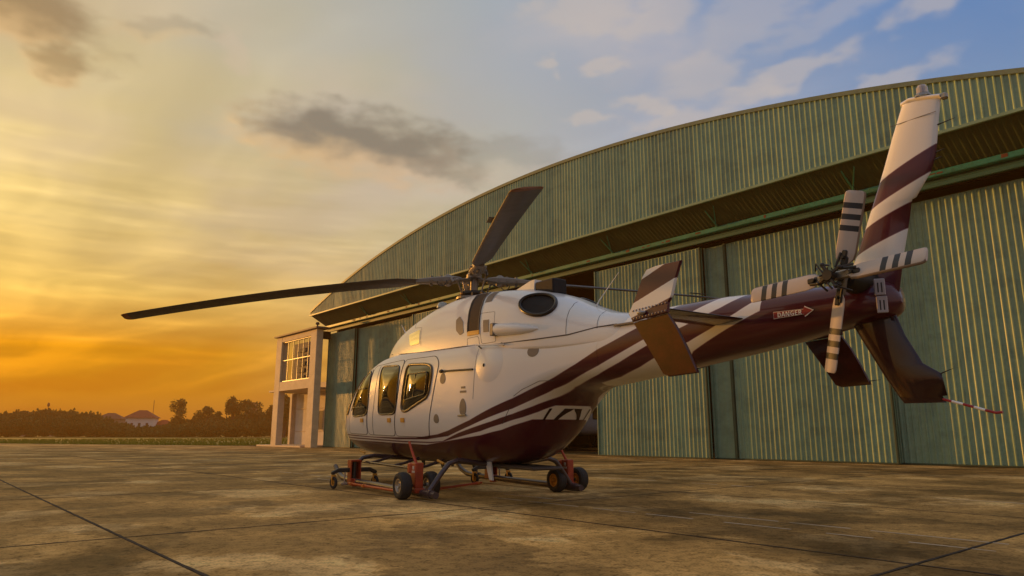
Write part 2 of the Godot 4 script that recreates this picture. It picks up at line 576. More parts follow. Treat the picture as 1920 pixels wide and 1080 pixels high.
func slab(mb: MB, u0: float, u1: float, p0: float, p1: float, y: float) -> void:
	var j := 0.016
	var b := 0.003
	var dn := -0.012
	mb.smooth(-1)
	var c := [[u0 + j, p0 + j], [u1 - j, p0 + j], [u1 - j, p1 - j], [u0 + j, p1 - j]]
	var i := [[u0 + j + b, p0 + j + b], [u1 - j - b, p0 + j + b], [u1 - j - b, p1 - j - b], [u0 + j + b, p1 - j - b]]
	var top := []
	var lip := []
	var bot := []
	for k in 4:
		top.append(g(i[k][0], i[k][1], y))
		lip.append(g(c[k][0], c[k][1], y - 0.002))
		bot.append(g(c[k][0], c[k][1], dn))
	slab_quad(mb, top[0], top[1], top[2], top[3])
	for k in 4:
		var n := (k + 1) % 4
		slab_quad(mb, top[k], lip[k], lip[n], top[n])
		slab_quad(mb, lip[k], bot[k], bot[n], lip[n])

func slab_quad(mb: MB, a: Vector3, b: Vector3, c: Vector3, d: Vector3) -> void:
	for q in [a, b, c, a, c, d]:
		var x: float = q.x
		var z: float = q.z
		mb.st.set_color(Color.WHITE)
		mb.st.set_uv(Vector2(x * 0.83 + z * 0.55, -x * 0.55 + z * 0.83) / 19.0)
		mb.st.set_uv2(Vector2(x * 0.6 - z * 0.8, x * 0.8 + z * 0.6) / 2.3)
		mb.st.add_vertex(q)

# ------------------------------------------------------------------ hangar
func hv(u: float, h: float, p: float) -> Vector3:
	return Vector3(-u, h, p)

func arc(u: float) -> float:
	var d := u - 18.5
	return 13.0 - (75.3 - sqrt(75.3 * 75.3 - d * d))

var rib_rng := RandomNumberGenerator.new()

func ribbed(mb: MB, u0: float, u1: float, lo: Callable, hi: Callable, pl: Callable, pitch: float, dep: float) -> void:
	# trapezoid ribs across a sheet; lo/hi give its lower and upper edge, pl(u, t) how far it stands forward
	mb.smooth(-1)
	var us := [u0]
	var ds := [0.0]
	var n := maxi(1, int(round((u1 - u0) / pitch)))
	var w := (u1 - u0) / n
	for k in n:
		var dk := dep * rib_rng.randf_range(0.7, 1.1)
		for q in [[0.50, 0.0], [0.66, 1.0], [0.82, 1.0], [0.98, 0.0]]:
			us.append(u0 + (k + q[0]) * w)
			ds.append(q[1] * dk)
	us.append(u1)
	ds.append(0.0)
	for k in us.size() - 1:
		var a: float = us[k]
		var b: float = us[k + 1]
		mb.quad(hv(a, lo.call(a), pl.call(0.0) + ds[k]), hv(a, hi.call(a), pl.call(1.0) + ds[k]), hv(b, hi.call(b), pl.call(1.0) + ds[k + 1]), hv(b, lo.call(b), pl.call(0.0) + ds[k + 1]))

func build_hangar() -> void:
	var xf := Transform3D(Basis(-UD, Vector3.UP, ND), O)
	var r := thing("hangar", "large green corrugated metal hangar with a curved barrel roof", "hangar", xf)
	var sheet := []
	for k in 3:
		var t: float = [1.0, 0.92, 1.07][k]
		sheet.append(tri_mat(lin(0.215 * t, 0.345 * t, 0.215 * t), 0.28, 0.35, 50 + k * 3, 0.42, 0.0, 0.12))
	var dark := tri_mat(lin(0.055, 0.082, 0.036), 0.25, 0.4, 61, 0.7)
	var steel := tri_mat(lin(0.035, 0.29, 0.22), 0.3, 0.6, 64, 0.45, 0.0, 0.45)
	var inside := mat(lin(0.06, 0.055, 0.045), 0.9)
	var rust := mat(lin(0.15, 0.05, 0.03), 0.8)
	var rng := RandomNumberGenerator.new()
	rng.seed = 12
	var g0 := 9.20
	rib_rng.seed = 31
	# gable cladding, sheet by sheet
	var u := -4.4
	while u < 41.3:
		var v := minf(u + 1.08, 41.4)
		var mb := MB.new()
		ribbed(mb, u, v - 0.004, func(_x: float) -> float: return g0, func(x: float) -> float: return arc(x) - 0.05, func(_t: float) -> float: return 1.70, 0.18, 0.029)
		part("gable_sheet", mb, sheet[rng.randi() % 3], r)
		u = v
	# soffit sheets leaning in from the gable's lower edge to the door rail
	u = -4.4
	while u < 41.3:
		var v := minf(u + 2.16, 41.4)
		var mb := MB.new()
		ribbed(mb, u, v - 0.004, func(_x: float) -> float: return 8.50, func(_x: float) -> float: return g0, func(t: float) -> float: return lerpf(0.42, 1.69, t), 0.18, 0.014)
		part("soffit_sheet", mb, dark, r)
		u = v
	# lower trim and roof edge trim
	var mb := MB.new()
	mb.bar(hv(-4.4, g0 - 0.03, 1.72), hv(41.4, g0 - 0.03, 1.72), 0.09, 0.10, 0.01)
	part("gable_trim", mb, sheet[0], r)
	u = -4.4
	while u < 41.3:
		var v := minf(u + 3.05, 41.42)
		mb = MB.new()
		mb.smooth(-1)
		for k in 4:
			var a := lerpf(u, v, k / 4.0)
			var b := lerpf(u, v, (k + 1) / 4.0)
			mb.quad(hv(a, arc(a) - 0.11, 1.76), hv(a, arc(a) + 0.03, 1.76), hv(b, arc(b) + 0.03, 1.76), hv(b, arc(b) - 0.11, 1.76))
			mb.quad(hv(a, arc(a) + 0.03, 1.76), hv(a, arc(a) + 0.03, 1.3), hv(b, arc(b) + 0.03, 1.3), hv(b, arc(b) + 0.03, 1.76))
			mb.quad(hv(a, arc(a) - 0.11, 1.76), hv(b, arc(b) - 0.11, 1.76), hv(b, arc(b) - 0.11, 1.70), hv(a, arc(a) - 0.11, 1.70))
		part("roof_edge_trim", mb, tri_mat(lin(0.17, 0.23, 0.14), 0.3, 0.5, 70, 0.5, 0.0, 0.3) if u < -4.0 else r.get_node("roof_edge_trim").material_override, r)
		u = v
	# barrel roof, walls
	mb = MB.new()
	var rs := []
	for k in 25:
		var x := lerpf(-4.4, 41.4, k / 24.0)
		rs.append(PackedVector3Array([hv(x, arc(x), 1.71), hv(x, arc(x), -45), hv(x, arc(x) - 0.14, -45), hv(x, arc(x) - 0.14, 1.69)]))
	mb.rings(rs, true, true, -1)
	part("roof", mb, sheet[1], r)
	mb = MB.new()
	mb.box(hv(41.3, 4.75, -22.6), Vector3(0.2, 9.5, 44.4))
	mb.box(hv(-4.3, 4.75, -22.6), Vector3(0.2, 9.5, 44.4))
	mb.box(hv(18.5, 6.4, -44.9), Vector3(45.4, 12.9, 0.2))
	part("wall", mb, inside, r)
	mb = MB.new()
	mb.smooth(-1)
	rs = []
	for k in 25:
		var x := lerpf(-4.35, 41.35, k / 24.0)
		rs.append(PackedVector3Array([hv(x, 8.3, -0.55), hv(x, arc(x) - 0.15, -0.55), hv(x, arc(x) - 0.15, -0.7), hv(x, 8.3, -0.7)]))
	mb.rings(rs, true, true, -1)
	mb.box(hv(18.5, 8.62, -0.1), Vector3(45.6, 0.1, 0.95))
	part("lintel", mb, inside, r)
	mb = MB.new()
	mb.smooth(-1)
	mb.tri(hv(41.41, 8.5, 0.42), hv(41.41, g0, 1.7), hv(41.41, g0, 0.42))
	mb.quad(hv(41.41, g0, 1.7), hv(41.41, arc(41.4), 1.7), hv(41.41, arc(41.4), -0.6), hv(41.41, g0, -0.6))
	mb.quad(hv(41.41, 8.3, -0.6), hv(41.41, 8.3, 0.42), hv(41.41, g0, 0.42), hv(41.41, g0, -0.6))
	part("gable_end", mb, sheet[1], r)
	# the two door rails
	mb = MB.new()
	mb.box(hv(18.6, 8.44, 0.46), Vector3(46.4, 0.17, 0.16), 0.015)
	mb.box(hv(18.6, 8.37, 0.36), Vector3(46.4, 0.04, 0.34), 0.008)
	part("rail", mb, steel, r, "upper green door rail")
	mb = MB.new()
	mb.box(hv(18.6, 8.13, 0.40), Vector3(46.0, 0.13, 0.06), 0.012)
	mb.box(hv(18.6, 8.28, 0.05), Vector3(46.0, 0.12, 0.5), 0.02)
	part("rail", mb, tri_mat(lin(0.035, 0.14, 0.095), 0.3, 0.6, 68, 0.6, 0.0, 0.2), r, "lower dark door rail")
	for k in 26:
		mb = MB.new()
		var x := rng.randf_range(-3.0, 40.0)
		mb.box(hv(x, 8.44 + rng.randf_range(-0.02, 0.02), 0.542), Vector3(rng.randf_range(0.05, 0.26), rng.randf_range(0.03, 0.11), 0.006), 0.001)
		part("rust_patch", mb, rust, r)
	# struts under the soffit
	for x in [35.0, 29.8, 24.4, 18.9, 13.7, 8.5, 3.4, -1.8]:
		mb = MB.new()
		mb.bar(hv(x, 8.5, 0.50), hv(x, 9.15, 1.52), 0.05, 0.05)
		mb.bar(hv(x, 8.5, 0.60), hv(x, 9.12, 0.62), 0.06, 0.06)
		mb.bar(hv(x - 0.02, 8.52, 0.66), hv(x - 0.5, 9.14, 1.50), 0.04, 0.04)
		part("strut", mb, steel, r)
	# door leaves
	var doors := [[15.07, 9.5, 0.26], [9.52, 3.12, -0.02], [3.18, -4.3, -0.30], [41.2, 37.2, 0.26], [37.24, 30.0, -0.02], [30.05, 24.0, 0.26], [24.1, 19.6, -0.02]]
	for d in doors:
		var door := Node3D.new()
		door.name = "sliding_door"
		r.add_child(door, true)
		var hi: float = d[0]
		var lo: float = d[1]
		var pp: float = d[2]
		mb = MB.new()
		var cw := hi - lo
		mb.box(hv((hi + lo) / 2, 4.0, pp - 0.06), Vector3(cw, 7.92, 0.09), 0.01)
		part("frame", mb, sheet[0], door)
		mb = MB.new()
		mb.box(hv(hi - 0.03, 4.0, pp + 0.012), Vector3(0.06, 7.93, 0.09), 0.01)
		part("edge_post", mb, sheet[1], door)
		mb = MB.new()
		mb.box(hv(lo + 0.03, 4.0, pp + 0.012), Vector3(0.06, 7.93, 0.09), 0.01)
		part("edge_post", mb, dark, door)
		var x := lo + 0.06
		var first := true
		if lo == 3.12:
			hi = 8.62
			mb = MB.new()
			mb.box(hv(8.6, 4.0, pp + 0.02), Vector3(0.10, 7.93, 0.14), 0.01)
			part("post", mb, dark, door)
			mb = MB.new()
			ribbed(mb, 8.66, 9.46, func(_x: float) -> float: return 0.06, func(_x: float) -> float: return 7.93, func(_t: float) -> float: return pp - 0.01, 0.4, 0.012)
			part("flat_sheet", mb, sheet[1], door)
		while x < hi - 0.1:
			var y := minf(x + 0.90, hi - 0.06)
			mb = MB.new()
			ribbed(mb, x, y - 0.003, func(_x: float) -> float: return 0.05 if d[2] > 0 else 0.03, func(_x: float) -> float: return 7.93, func(_t: float) -> float: return pp - 0.012, 0.18, 0.029)
			part("sheet", mb, sheet[rng.randi() % 3], door)
			x = y
		mb = MB.new()
		mb.box(hv((d[0] + d[1]) / 2, 0.035, pp), Vector3(cw, 0.05, 0.10), 0.008)
		part("bottom_rail", mb, dark, door)
	# floor inside
	mb = MB.new()
	mb.smooth(-1)
	mb.quad(hv(-4.2, -0.016, -0.4), hv(41.2, -0.016, -0.4), hv(41.2, -0.016, -44.8), hv(-4.2, -0.016, -44.8))
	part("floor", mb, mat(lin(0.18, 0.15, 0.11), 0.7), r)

func build_annex() -> void:
	var xf := Transform3D(Basis(-UD, Vector3.UP, ND).scaled(Vector3.ONE * 0.966), O - UD * 0.34 + ND * 0.834)
	var r := thing("annex_building", "cream concrete annex with tall gridded window beside the hangar", "building", xf)
	var cream := tri_mat(lin(0.70, 0.54, 0.33), 0.18, 0.3, 80, 0.75)
	var wallm := tri_mat(lin(0.76, 0.65, 0.48), 0.15, 0.3, 83, 0.8)
	var mull := mat(lin(0.42, 0.33, 0.18), 0.4)
	var dark := mat(lin(0.05, 0.045, 0.035), 0.8)
	var glass := mat(Color(0.20, 0.20, 0.18, 0.22), 0.03)
	glass.transparency = BaseMaterial3D.TRANSPARENCY_ALPHA
	glass.metallic_specular = 0.06
	var sets := [[42.18, 1.0], [48.42, 1.0]]
	for s in sets:
		var mb := MB.new()
		mb.box(hv(s[0], 4.18, 0.75), Vector3(1.0, 8.36, 0.5), 0.02)
		part("column", mb, cream, r)
	var mb := MB.new()
	mb.box(hv(45.3, 8.16, 0.75), Vector3(5.24, 0.42, 0.48), 0.015)
	part("beam", mb, cream, r, "top beam over the tall window")
	mb = MB.new()
	mb.box(hv(45.3, 4.52, 0.75), Vector3(5.24, 0.70, 0.48), 0.015)
	part("beam", mb, cream, r, "middle beam under the tall window")
	mb = MB.new()
	mb.box(hv(45.2, 8.44, 0.66), Vector3(7.7, 0.12, 1.1), 0.01)
	part("roof", mb, tri_mat(lin(0.24, 0.17, 0.11), 0.3, 0.5, 88, 0.7), r)
	mb = MB.new()
	mb.box(hv(47.6, 4.30, -0.7), Vector3(7.4, 0.14, 2.3), 0.01)
	part("floor", mb, cream, r, "upper floor slab")
	mb = MB.new()
	mb.box(hv(47.5, 0.05, -0.5), Vector3(8.3, 0.14, 3.1), 0.02)
	part("sill", mb, cream, r)
	# gridded window
	var w := Node3D.new()
	w.name = "window"
	r.add_child(w, true)
	for x in [42.72, 43.25, 44.15, 45.05, 45.95, 46.85, 47.88]:
		mb = MB.new()
		mb.box(hv(x, 6.41, 0.86), Vector3(0.045, 3.08, 0.06), 0.006)
		part("mullion", mb, mull, w)
	for y in [4.90, 6.50, 7.92]:
		mb = MB.new()
		mb.box(hv(45.3, y, 0.872), Vector3(5.2, 0.06, 0.08), 0.006)
		part("transom", mb, mull, w)
	for k in 6:
		var xs := [42.72, 43.25, 44.15, 45.05, 45.95, 46.85, 47.88]
		for yy in [[4.93, 6.47], [6.53, 7.89]]:
			mb = MB.new()
			mb.smooth(-1)
			var a: float = xs[k] + 0.03
			var b: float = xs[k + 1] - 0.03
			mb.quad(hv(a, yy[0], 0.855), hv(a, yy[1], 0.855), hv(b, yy[1], 0.855), hv(b, yy[0], 0.855))
			part("pane", mb, glass, w)
	# lattice block wall behind the window, the dark stair core and the low white wall
	mb = MB.new()
	mb.box(hv(50.6, 6.5, -1.9), Vector3(2.9, 3.8, 0.2), 0.01)
	part("wall", mb, tri_mat(lin(0.22, 0.17, 0.11), 0.3, 0.5, 90, 0.8), r, "upper back wall")
	for k in 6:
		mb = MB.new()
		mb.box(hv(50.2, 4.95 + k * 0.56, -1.76), Vector3(1.2, 0.34, 0.12), 0.02)
		part("louvre", mb, dark, r)
	mb = MB.new()
	mb.box(hv(47.6, 2.1, -2.0), Vector3(7.2, 4.2, 0.2), 0.01)
	part("wall", mb, wallm, r, "white ground floor back wall")
	for q in [1.15, 2.95]:
		mb = MB.new()
		mb.box(hv(47.6, q, -1.87), Vector3(7.1, 0.07, 0.06), 0.01)
		part("string_course", mb, cream, r)
	mb = MB.new()
	mb.box(hv(51.5, 2.1, -1.75), Vector3(0.42, 4.2, 0.42), 0.02)
	part("post", mb, cream, r)
	var win := Node3D.new()
	win.name = "window"
	r.add_child(win, true)
	mb = MB.new()
	mb.box(hv(46.65, 2.0, -1.88), Vector3(1.5, 1.62, 0.06), 0.01)
	part("frame", mb, cream, win)
	for x in [46.3, 47.0]:
		mb = MB.new()
		mb.box(hv(x, 2.0, -1.846), Vector3(0.62, 1.44, 0.03), 0.004)
		part("pane", mb, mat(lin(0.16, 0.13, 0.09), 0.12), win)
	# link beams back to the hangar wall
	mb = MB.new()
	mb.box(hv(42.5, 8.05, 0.06), Vector3(0.35, 0.55, 0.9), 0.02)
	part("link_beam", mb, dark, r, "dark upper link beam to the hangar")
	mb = MB.new()
	mb.box(hv(47.4, 4.55, -1.9), Vector3(8.4, 0.70, 0.42), 0.02)
	part("link_beam", mb, cream, r, "pale lower link beam")
	mb = MB.new()
	mb.lathe(Transform3D(Basis(), hv(42.2, 8.5, 0.75)), [[0.0, 0.42], [0.10, 0.40], [0.16, 0.26], [0.05, 0.2], [0.05, 0.0]], 10)
	part("lamp", mb, dark, r)

# ------------------------------------------------------------------ trees and far things
func at(px: float, depth: float) -> Vector3:
	# a bearing in the view, taken as a plain position on the ground
	return Vector3((px - 960.0) / 1358.0 * depth, -0.09, -depth)

func leaf_mesh(seed_: int, n: int, clumps: Array, leaf: float) -> ArrayMesh:
	var rng := RandomNumberGenerator.new()
	rng.seed = seed_
	var mb := MB.new()
	mb.smooth(-1)
	for i in n:
		var c: Array = clumps[rng.randi() % clumps.size()]
		var d := Vector3(rng.randfn(), rng.randfn(), rng.randfn()).normalized() * pow(rng.randf(), 0.45)
		var p: Vector3 = c[0] + d * Vector3(c[1], c[2], c[1])
		var a := Vector3(rng.randfn(), rng.randfn() * 0.6, rng.randfn()).normalized()
		var b := a.cross(Vector3(rng.randfn(), rng.randfn(), rng.randfn())).normalized()
		var s := leaf * rng.randf_range(0.6, 1.3)
		var t := rng.randf_range(0.75, 1.25)
		mb.col = Color(t * rng.randf_range(0.9, 1.15), t, t * 0.9)
		mb.quad(p - a * s, p - b * s * 0.55, p + a * s, p + b * s * 0.55)
	return mb.done()

var leaf_m: StandardMaterial3D
var bark_m: StandardMaterial3D

func tree(px: float, depth: float, h: float, w: float, s: int, label: String, bare := 0.3) -> Node3D:
	var rng := RandomNumberGenerator.new()
	rng.seed = s
	var t := thing("tree", label, "tree", Transform3D(Basis(), at(px, depth)), "trees along the far edge of the field")
	var mb := MB.new()
	var top := h * (bare + 0.25)
	mb.tube([Vector3(0, -0.1, 0), Vector3(0.04 * h, top * 0.5, 0), Vector3(0.0, top, 0.02 * h)], [0.030 * h, 0.022 * h, 0.014 * h], 7)
	var cl := []
	var nb := 7 + rng.randi() % 4
	for k in nb:
		var an := TAU * k / nb + rng.randf()
		var rr := w * 0.5 * rng.randf_range(0.35, 0.78)
		var q := Vector3(cos(an) * rr, h * rng.randf_range(bare + 0.10, 0.84), sin(an) * rr)
		mb.tube([Vector3(0, h * bare * rng.randf_range(0.7, 1.1), 0), q * Vector3(0.5, 0.85, 0.5), q], [0.012 * h, 0.008 * h, 0.004 * h], 5, false)
		cl.append([q, w * rng.randf_range(0.20, 0.30), h * rng.randf_range(0.12, 0.19)])
	cl.append([Vector3(rng.randf_range(-0.1, 0.1) * w, h * 0.88, 0), w * 0.20, h * 0.11])
	part("trunk", mb, bark_m, t)
	part("crown", leaf_mesh(s + 5, 2200, cl, 0.34 * sqrt(h / 11.0)), leaf_m, t)
	return t

func shrub_row() -> void:
	# the long thicket at the left reads as one mass
	var rng := RandomNumberGenerator.new()
	rng.seed = 77
	var cl := []
	for k in 6:
		cl.append([Vector3(rng.randf_range(-0.8, 0.8), rng.randf_range(-0.5, 0.6), rng.randf_range(-0.8, 0.8)), 0.8, 0.75])
	cl.append([Vector3(0.2, 1.1, 0), 0.25, 0.7])
	var mesh := leaf_mesh(90, 120, cl, 0.34)
	var mm := MultiMesh.new()
	mm.transform_format = MultiMesh.TRANSFORM_3D
	mm.mesh = mesh
	var tr := []
	# top edge in metres over the field, along the bearing
	var prof := [[-140, 6.5], [0, 8.4], [40, 9.0], [75, 9.2], [110, 9.4], [150, 8.6], [185, 7.2], [220, 4.6], [250, 2.6], [300, 2.6], [322, 4.4], [350, 5.6], [390, 6.8], [430, 7.0], [480, 8.4], [520, 8.8], [560, 9.0], [640, 7.0], [700, 6.0]]
	for i in 5200:
		var px := rng.randf_range(-140, 700)
		var hh := 5.0
		for k in prof.size() - 1:
			if px >= prof[k][0] and px <= prof[k + 1][0]:
				hh = lerpf(prof[k][1], prof[k + 1][1], (px - prof[k][0]) / float(prof[k + 1][0] - prof[k][0]))
		var dep := rng.randf_range(228, 258)
		var f := (dep - 228.0) / 30.0
		var y := hh * sqrt(rng.randf()) * (0.42 + 0.58 * f)
		var q := at(px, dep)
		tr.append(Transform3D(Basis(Vector3.UP, rng.randf() * TAU).scaled(Vector3.ONE * rng.randf_range(0.55, 1.15)), q + Vector3(0, y, 0)))
	mm.instance_count = tr.size()
	for i in tr.size():
		mm.set_instance_transform(i, tr[i])
	var o := MultiMeshInstance3D.new()
	o.name = "thicket"
	o.multimesh = mm
	o.material_override = leaf_m
	add_child(o, true)
	tag(o, "long dense thicket of bushes along the far edge of the field", "bushes", "", "stuff")

func shelter_belt() -> void:
	# tall trees between the low sun and the apron, left of what the picture takes in
	var cl := []
	var rng := RandomNumberGenerator.new()
	rng.seed = 55
	var c := Vector3(-112.0, 0, -84.0)
	var along := Vector3(0.599, 0, -0.801)
	for k in 34:
		var t := lerpf(-12.0, 19.0, k / 33.0) + rng.randf_range(-1.0, 1.0)
		var h := rng.randf_range(11.2, 14.0)
		for j in 3:
			cl.append([c + along * (t + rng.randf_range(-1.5, 1.5)) + Vector3(rng.randf_range(-4, 4), h * (0.22 + 0.3 * j) * rng.randf_range(0.85, 1.1), rng.randf_range(-4, 4)), 2.4, h * 0.15])
	var o := part("shelter_belt", leaf_mesh(56, 16000, cl, 0.42), leaf_m, self)
	tag(o, "belt of tall trees standing left of the field between sun and apron", "trees", "", "stuff")

func house(px: float, depth: float, w: float, wall: float, roof: float, label: String, wm: Material, rm: Material, win: int) -> void:
	var t := thing("house", label, "house", Transform3D(Basis(Vector3.UP, 0.25), at(px, depth)), "houses beyond the field")
	var mb := MB.new()
	var d := w * 0.8
	mb.box(Vector3(0, wall / 2, 0), Vector3(w, wall, d), 0.05)
	part("wall", mb, wm, t)
	mb = MB.new()
	mb.smooth(-1)
	var e := 0.8
	var a := [Vector3(-w / 2 - e, wall, d / 2 + e), Vector3(w / 2 + e, wall, d / 2 + e), Vector3(w / 2 + e, wall, -d / 2 - e), Vector3(-w / 2 - e, wall, -d / 2 - e)]
	var r0 := Vector3(-w * 0.14, wall + roof, 0)
	var r1 := Vector3(w * 0.14, wall + roof, 0)
	mb.quad(a[0], r0, r1, a[1])
	mb.tri(a[1], r1, a[2])
	mb.quad(a[2], r1, r0, a[3])
	mb.tri(a[3], r0, a[0])
	mb.quad(a[0], a[1], a[2], a[3])
	part("roof", mb, rm, t)
	for k in win:
		mb = MB.new()
		mb.box(Vector3((k + 0.5) / win * w * 0.8 - w * 0.4, wall * 0.62, d / 2 + 0.03), Vector3(w * 0.09, wall * 0.22, 0.08), 0.01)
		part("window", mb, mat(lin(0.06, 0.05, 0.04), 0.2), t)

func build_far() -> void:
	leaf_m = mat(lin(0.072, 0.100, 0.016), 0.85)
	leaf_m.vertex_color_use_as_albedo = true
	leaf_m.backlight_enabled = true
	leaf_m.backlight = Color(0.22, 0.22, 0.06)
	bark_m = mat(lin(0.09, 0.065, 0.045), 0.95)
	shrub_row()
	shelter_belt()
	var tl := [
		[333, 246, 13.2, 7.5, 301, "bushy round topped tree right of the white red roofed house", 0.10],
		[384, 248, 10.6, 7.0, 304, "low spreading tree between the round tree and the tall thin tree", 0.2],
		[434, 244, 14.0, 6.4, 307, "tall slender tree with a bare trunk and umbrella crown", 0.5],
		[462, 240, 12.6, 8.0, 310, "broad dense tree in front of the pale tower block", 0.08],
		[405, 240, 8.6, 6.0, 322, "small rounded tree under the tall slender tree", 0.1],
		[508, 236, 10.8, 6.0, 313, "dark tree just left of the annex building", 0.12],
		[532, 205, 12.4, 6.5, 316, "dark tree seen through the annex opening, left one", 0.08],
		[556, 205, 15.4, 8.5, 319, "tall dark tree seen through the annex opening, nearest the post", 0.06],
		[610, 205, 13.0, 8.0, 325, "dark tree behind the ground floor of the annex", 0.06],
	]
	for a in tl:
		tree(a[0], a[1], a[2], a[3], a[4], a[5], a[6])
	var white := mat(lin(0.78, 0.72, 0.62), 0.8)
	var cream := mat(lin(0.34, 0.25, 0.17), 0.8)
	var red := mat(lin(0.22, 0.06, 0.03), 0.85)
	var brown := mat(lin(0.14, 0.07, 0.04), 0.85)
	house(264, 270, 9.6, 6.9, 2.9, "white two storey house with dark red hipped roof", white, red, 3)
	house(205, 285, 9.0, 6.8, 2.4, "house with low brown roof half hidden behind the thicket", cream, brown, 2)
	house(40, 300, 7.5, 8.6, 1.9, "house whose grey roof tip shows over the thicket far left", cream, brown, 2)
	house(106, 320, 7.0, 9.0, 1.8, "small roof showing above the highest part of the thicket", cream, brown, 2)
	house(306, 275, 6.2, 4.4, 1.9, "low house with bright red roof beside the white house", cream, mat(lin(0.30, 0.05, 0.02), 0.85), 2)
	var t := thing("tower_block", "pale flat roofed tower block rising behind the broad dense tree", "building", Transform3D(Basis(Vector3.UP, 0.3), at(468, 420)))
	var mb := MB.new()
	mb.box(Vector3(0, 9.0, 0), Vector3(6.5, 18.6, 6.0), 0.05)
	part("wall", mb, mat(lin(0.30, 0.22, 0.16), 0.85), t)
	mb = MB.new()
	mb.box(Vector3(0.4, 18.7, 0), Vector3(6.0, 0.9, 5.0), 0.05)
	part("roof", mb, brown, t)
	for y in 4:
		for x in 2:
			mb = MB.new()
			mb.box(Vector3(x * 2.6 - 1.3, 7.0 + y * 3.0, 3.02), Vector3(1.2, 1.3, 0.1), 0.01)
			part("window", mb, mat(lin(0.06, 0.05, 0.04), 0.3), t)
	for q in [[84, 300, 13.0, "short mast with a small dark head above the thicket", true], [283, 290, 14.4, "thin bare antenna mast behind the white house", false]]:
		t = thing("mast", q[3], "mast", Transform3D(Basis(), at(q[0], q[1])))
		mb = MB.new()
		mb.tube([Vector3(0, 0, 0), Vector3(0, q[2], 0)], 0.12, 6)
		part("pole", mb, brown, t)
		if q[4]:
			mb = MB.new()
			mb.blob(Vector3(0, q[2], 0), Vector3(0.5, 0.9, 0.5))
			part("head", mb, brown, t)

# ------------------------------------------------------------------ helicopter
# stations: x (metres aft of the mast), half width, height of the widest line, top, bottom, roundness above and below
const FUS_T := [
	[-4.52, 0.03, 1.02, 1.05, 0.99, 2, 2],
	[-4.44, 0.24, 1.02, 1.19, 0.81, 2, 2],
	[-4.27, 0.44, 1.03, 1.33, 0.69, 2.1, 2],
	[-3.96, 0.64, 1.05, 1.54, 0.57, 2.3, 2.1],
	[-3.6, 0.765, 1.1, 1.77, 0.5, 2.6, 2.3],
	[-3.18, 0.825, 1.18, 2, 0.47, 3, 2.5],
	[-2.65, 0.845, 1.28, 2.2, 0.455, 3.8, 2.6],
	[-2, 0.85, 1.34, 2.3, 0.45, 4.6, 2.6],
	[-1, 0.85, 1.35, 2.335, 0.455, 5, 2.6],
	[0.5, 0.85, 1.35, 2.34, 0.47, 5, 2.6],
	[1.2, 0.845, 1.36, 2.34, 0.49, 5, 2.5],
	[1.7, 0.82, 1.4, 2.34, 0.55, 4.6, 2.3],
	[2.1, 0.77, 1.48, 2.33, 0.72, 4.2, 2],
	[2.45, 0.705, 1.6, 2.32, 1.03, 3.8, 1.8],
	[2.8, 0.635, 1.7, 2.31, 1.36, 3.4, 1.9],
	[3.15, 0.57, 1.78, 2.31, 1.5, 3, 2.1],
	[3.7, 0.485, 1.87, 2.32, 1.555, 2.6, 2.2],
	[4.4, 0.41, 1.98, 2.37, 1.625, 2.4, 2.2],
	[5.2, 0.345, 2.03, 2.375, 1.715, 2.4, 2.2],
	[5.9, 0.3, 2.06, 2.335, 1.8, 2.4, 2.2],
	[6.5, 0.265, 2.08, 2.3, 1.89, 2.6, 2.4],
	[6.88, 0.225, 2.09, 2.28, 1.94, 2.8, 2.6],
	[7.02, 0.17, 2.09, 2.25, 1.965, 2.6, 2.4],
	[7.075, 0.09, 2.09, 2.20, 2.01, 2.4, 2.2],
	[7.095, 0.015, 2.09, 2.11, 2.07, 2, 2],
]
const COW_T := [
	[-2.95, 0.06, 2.12, 2.42, 1.95, 2, 2],
	[-2.75, 0.26, 2.13, 2.53, 1.95, 2.1, 2],
	[-2.4, 0.45, 2.14, 2.67, 1.95, 2.2, 2],
	[-1.8, 0.6, 2.15, 2.84, 1.95, 2.4, 2],
	[-1.2, 0.67, 2.15, 2.97, 1.95, 2.5, 2],
	[-0.4, 0.72, 2.14, 3.09, 1.95, 2.6, 2],
	[0.1, 0.735, 2.13, 3.125, 1.95, 2.6, 2],
	[0.6, 0.745, 2.12, 3.12, 1.95, 2.6, 2],
	[1.3, 0.75, 2.1, 3.06, 1.95, 2.6, 2],
	[2, 0.73, 2.08, 2.96, 1.93, 2.5, 2],
	[2.6, 0.67, 2.06, 2.8, 1.9, 2.4, 2],
	[3.2, 0.56, 2.04, 2.57, 1.9, 2.3, 2],
	[3.6, 0.49, 2.04, 2.445, 1.9, 2.3, 2],
	[4, 0.43, 2.04, 2.37, 1.9, 2.3, 2],
	[4.3, 0.35, 2, 2.3, 1.9, 2.3, 2],
]
var slopes := {}

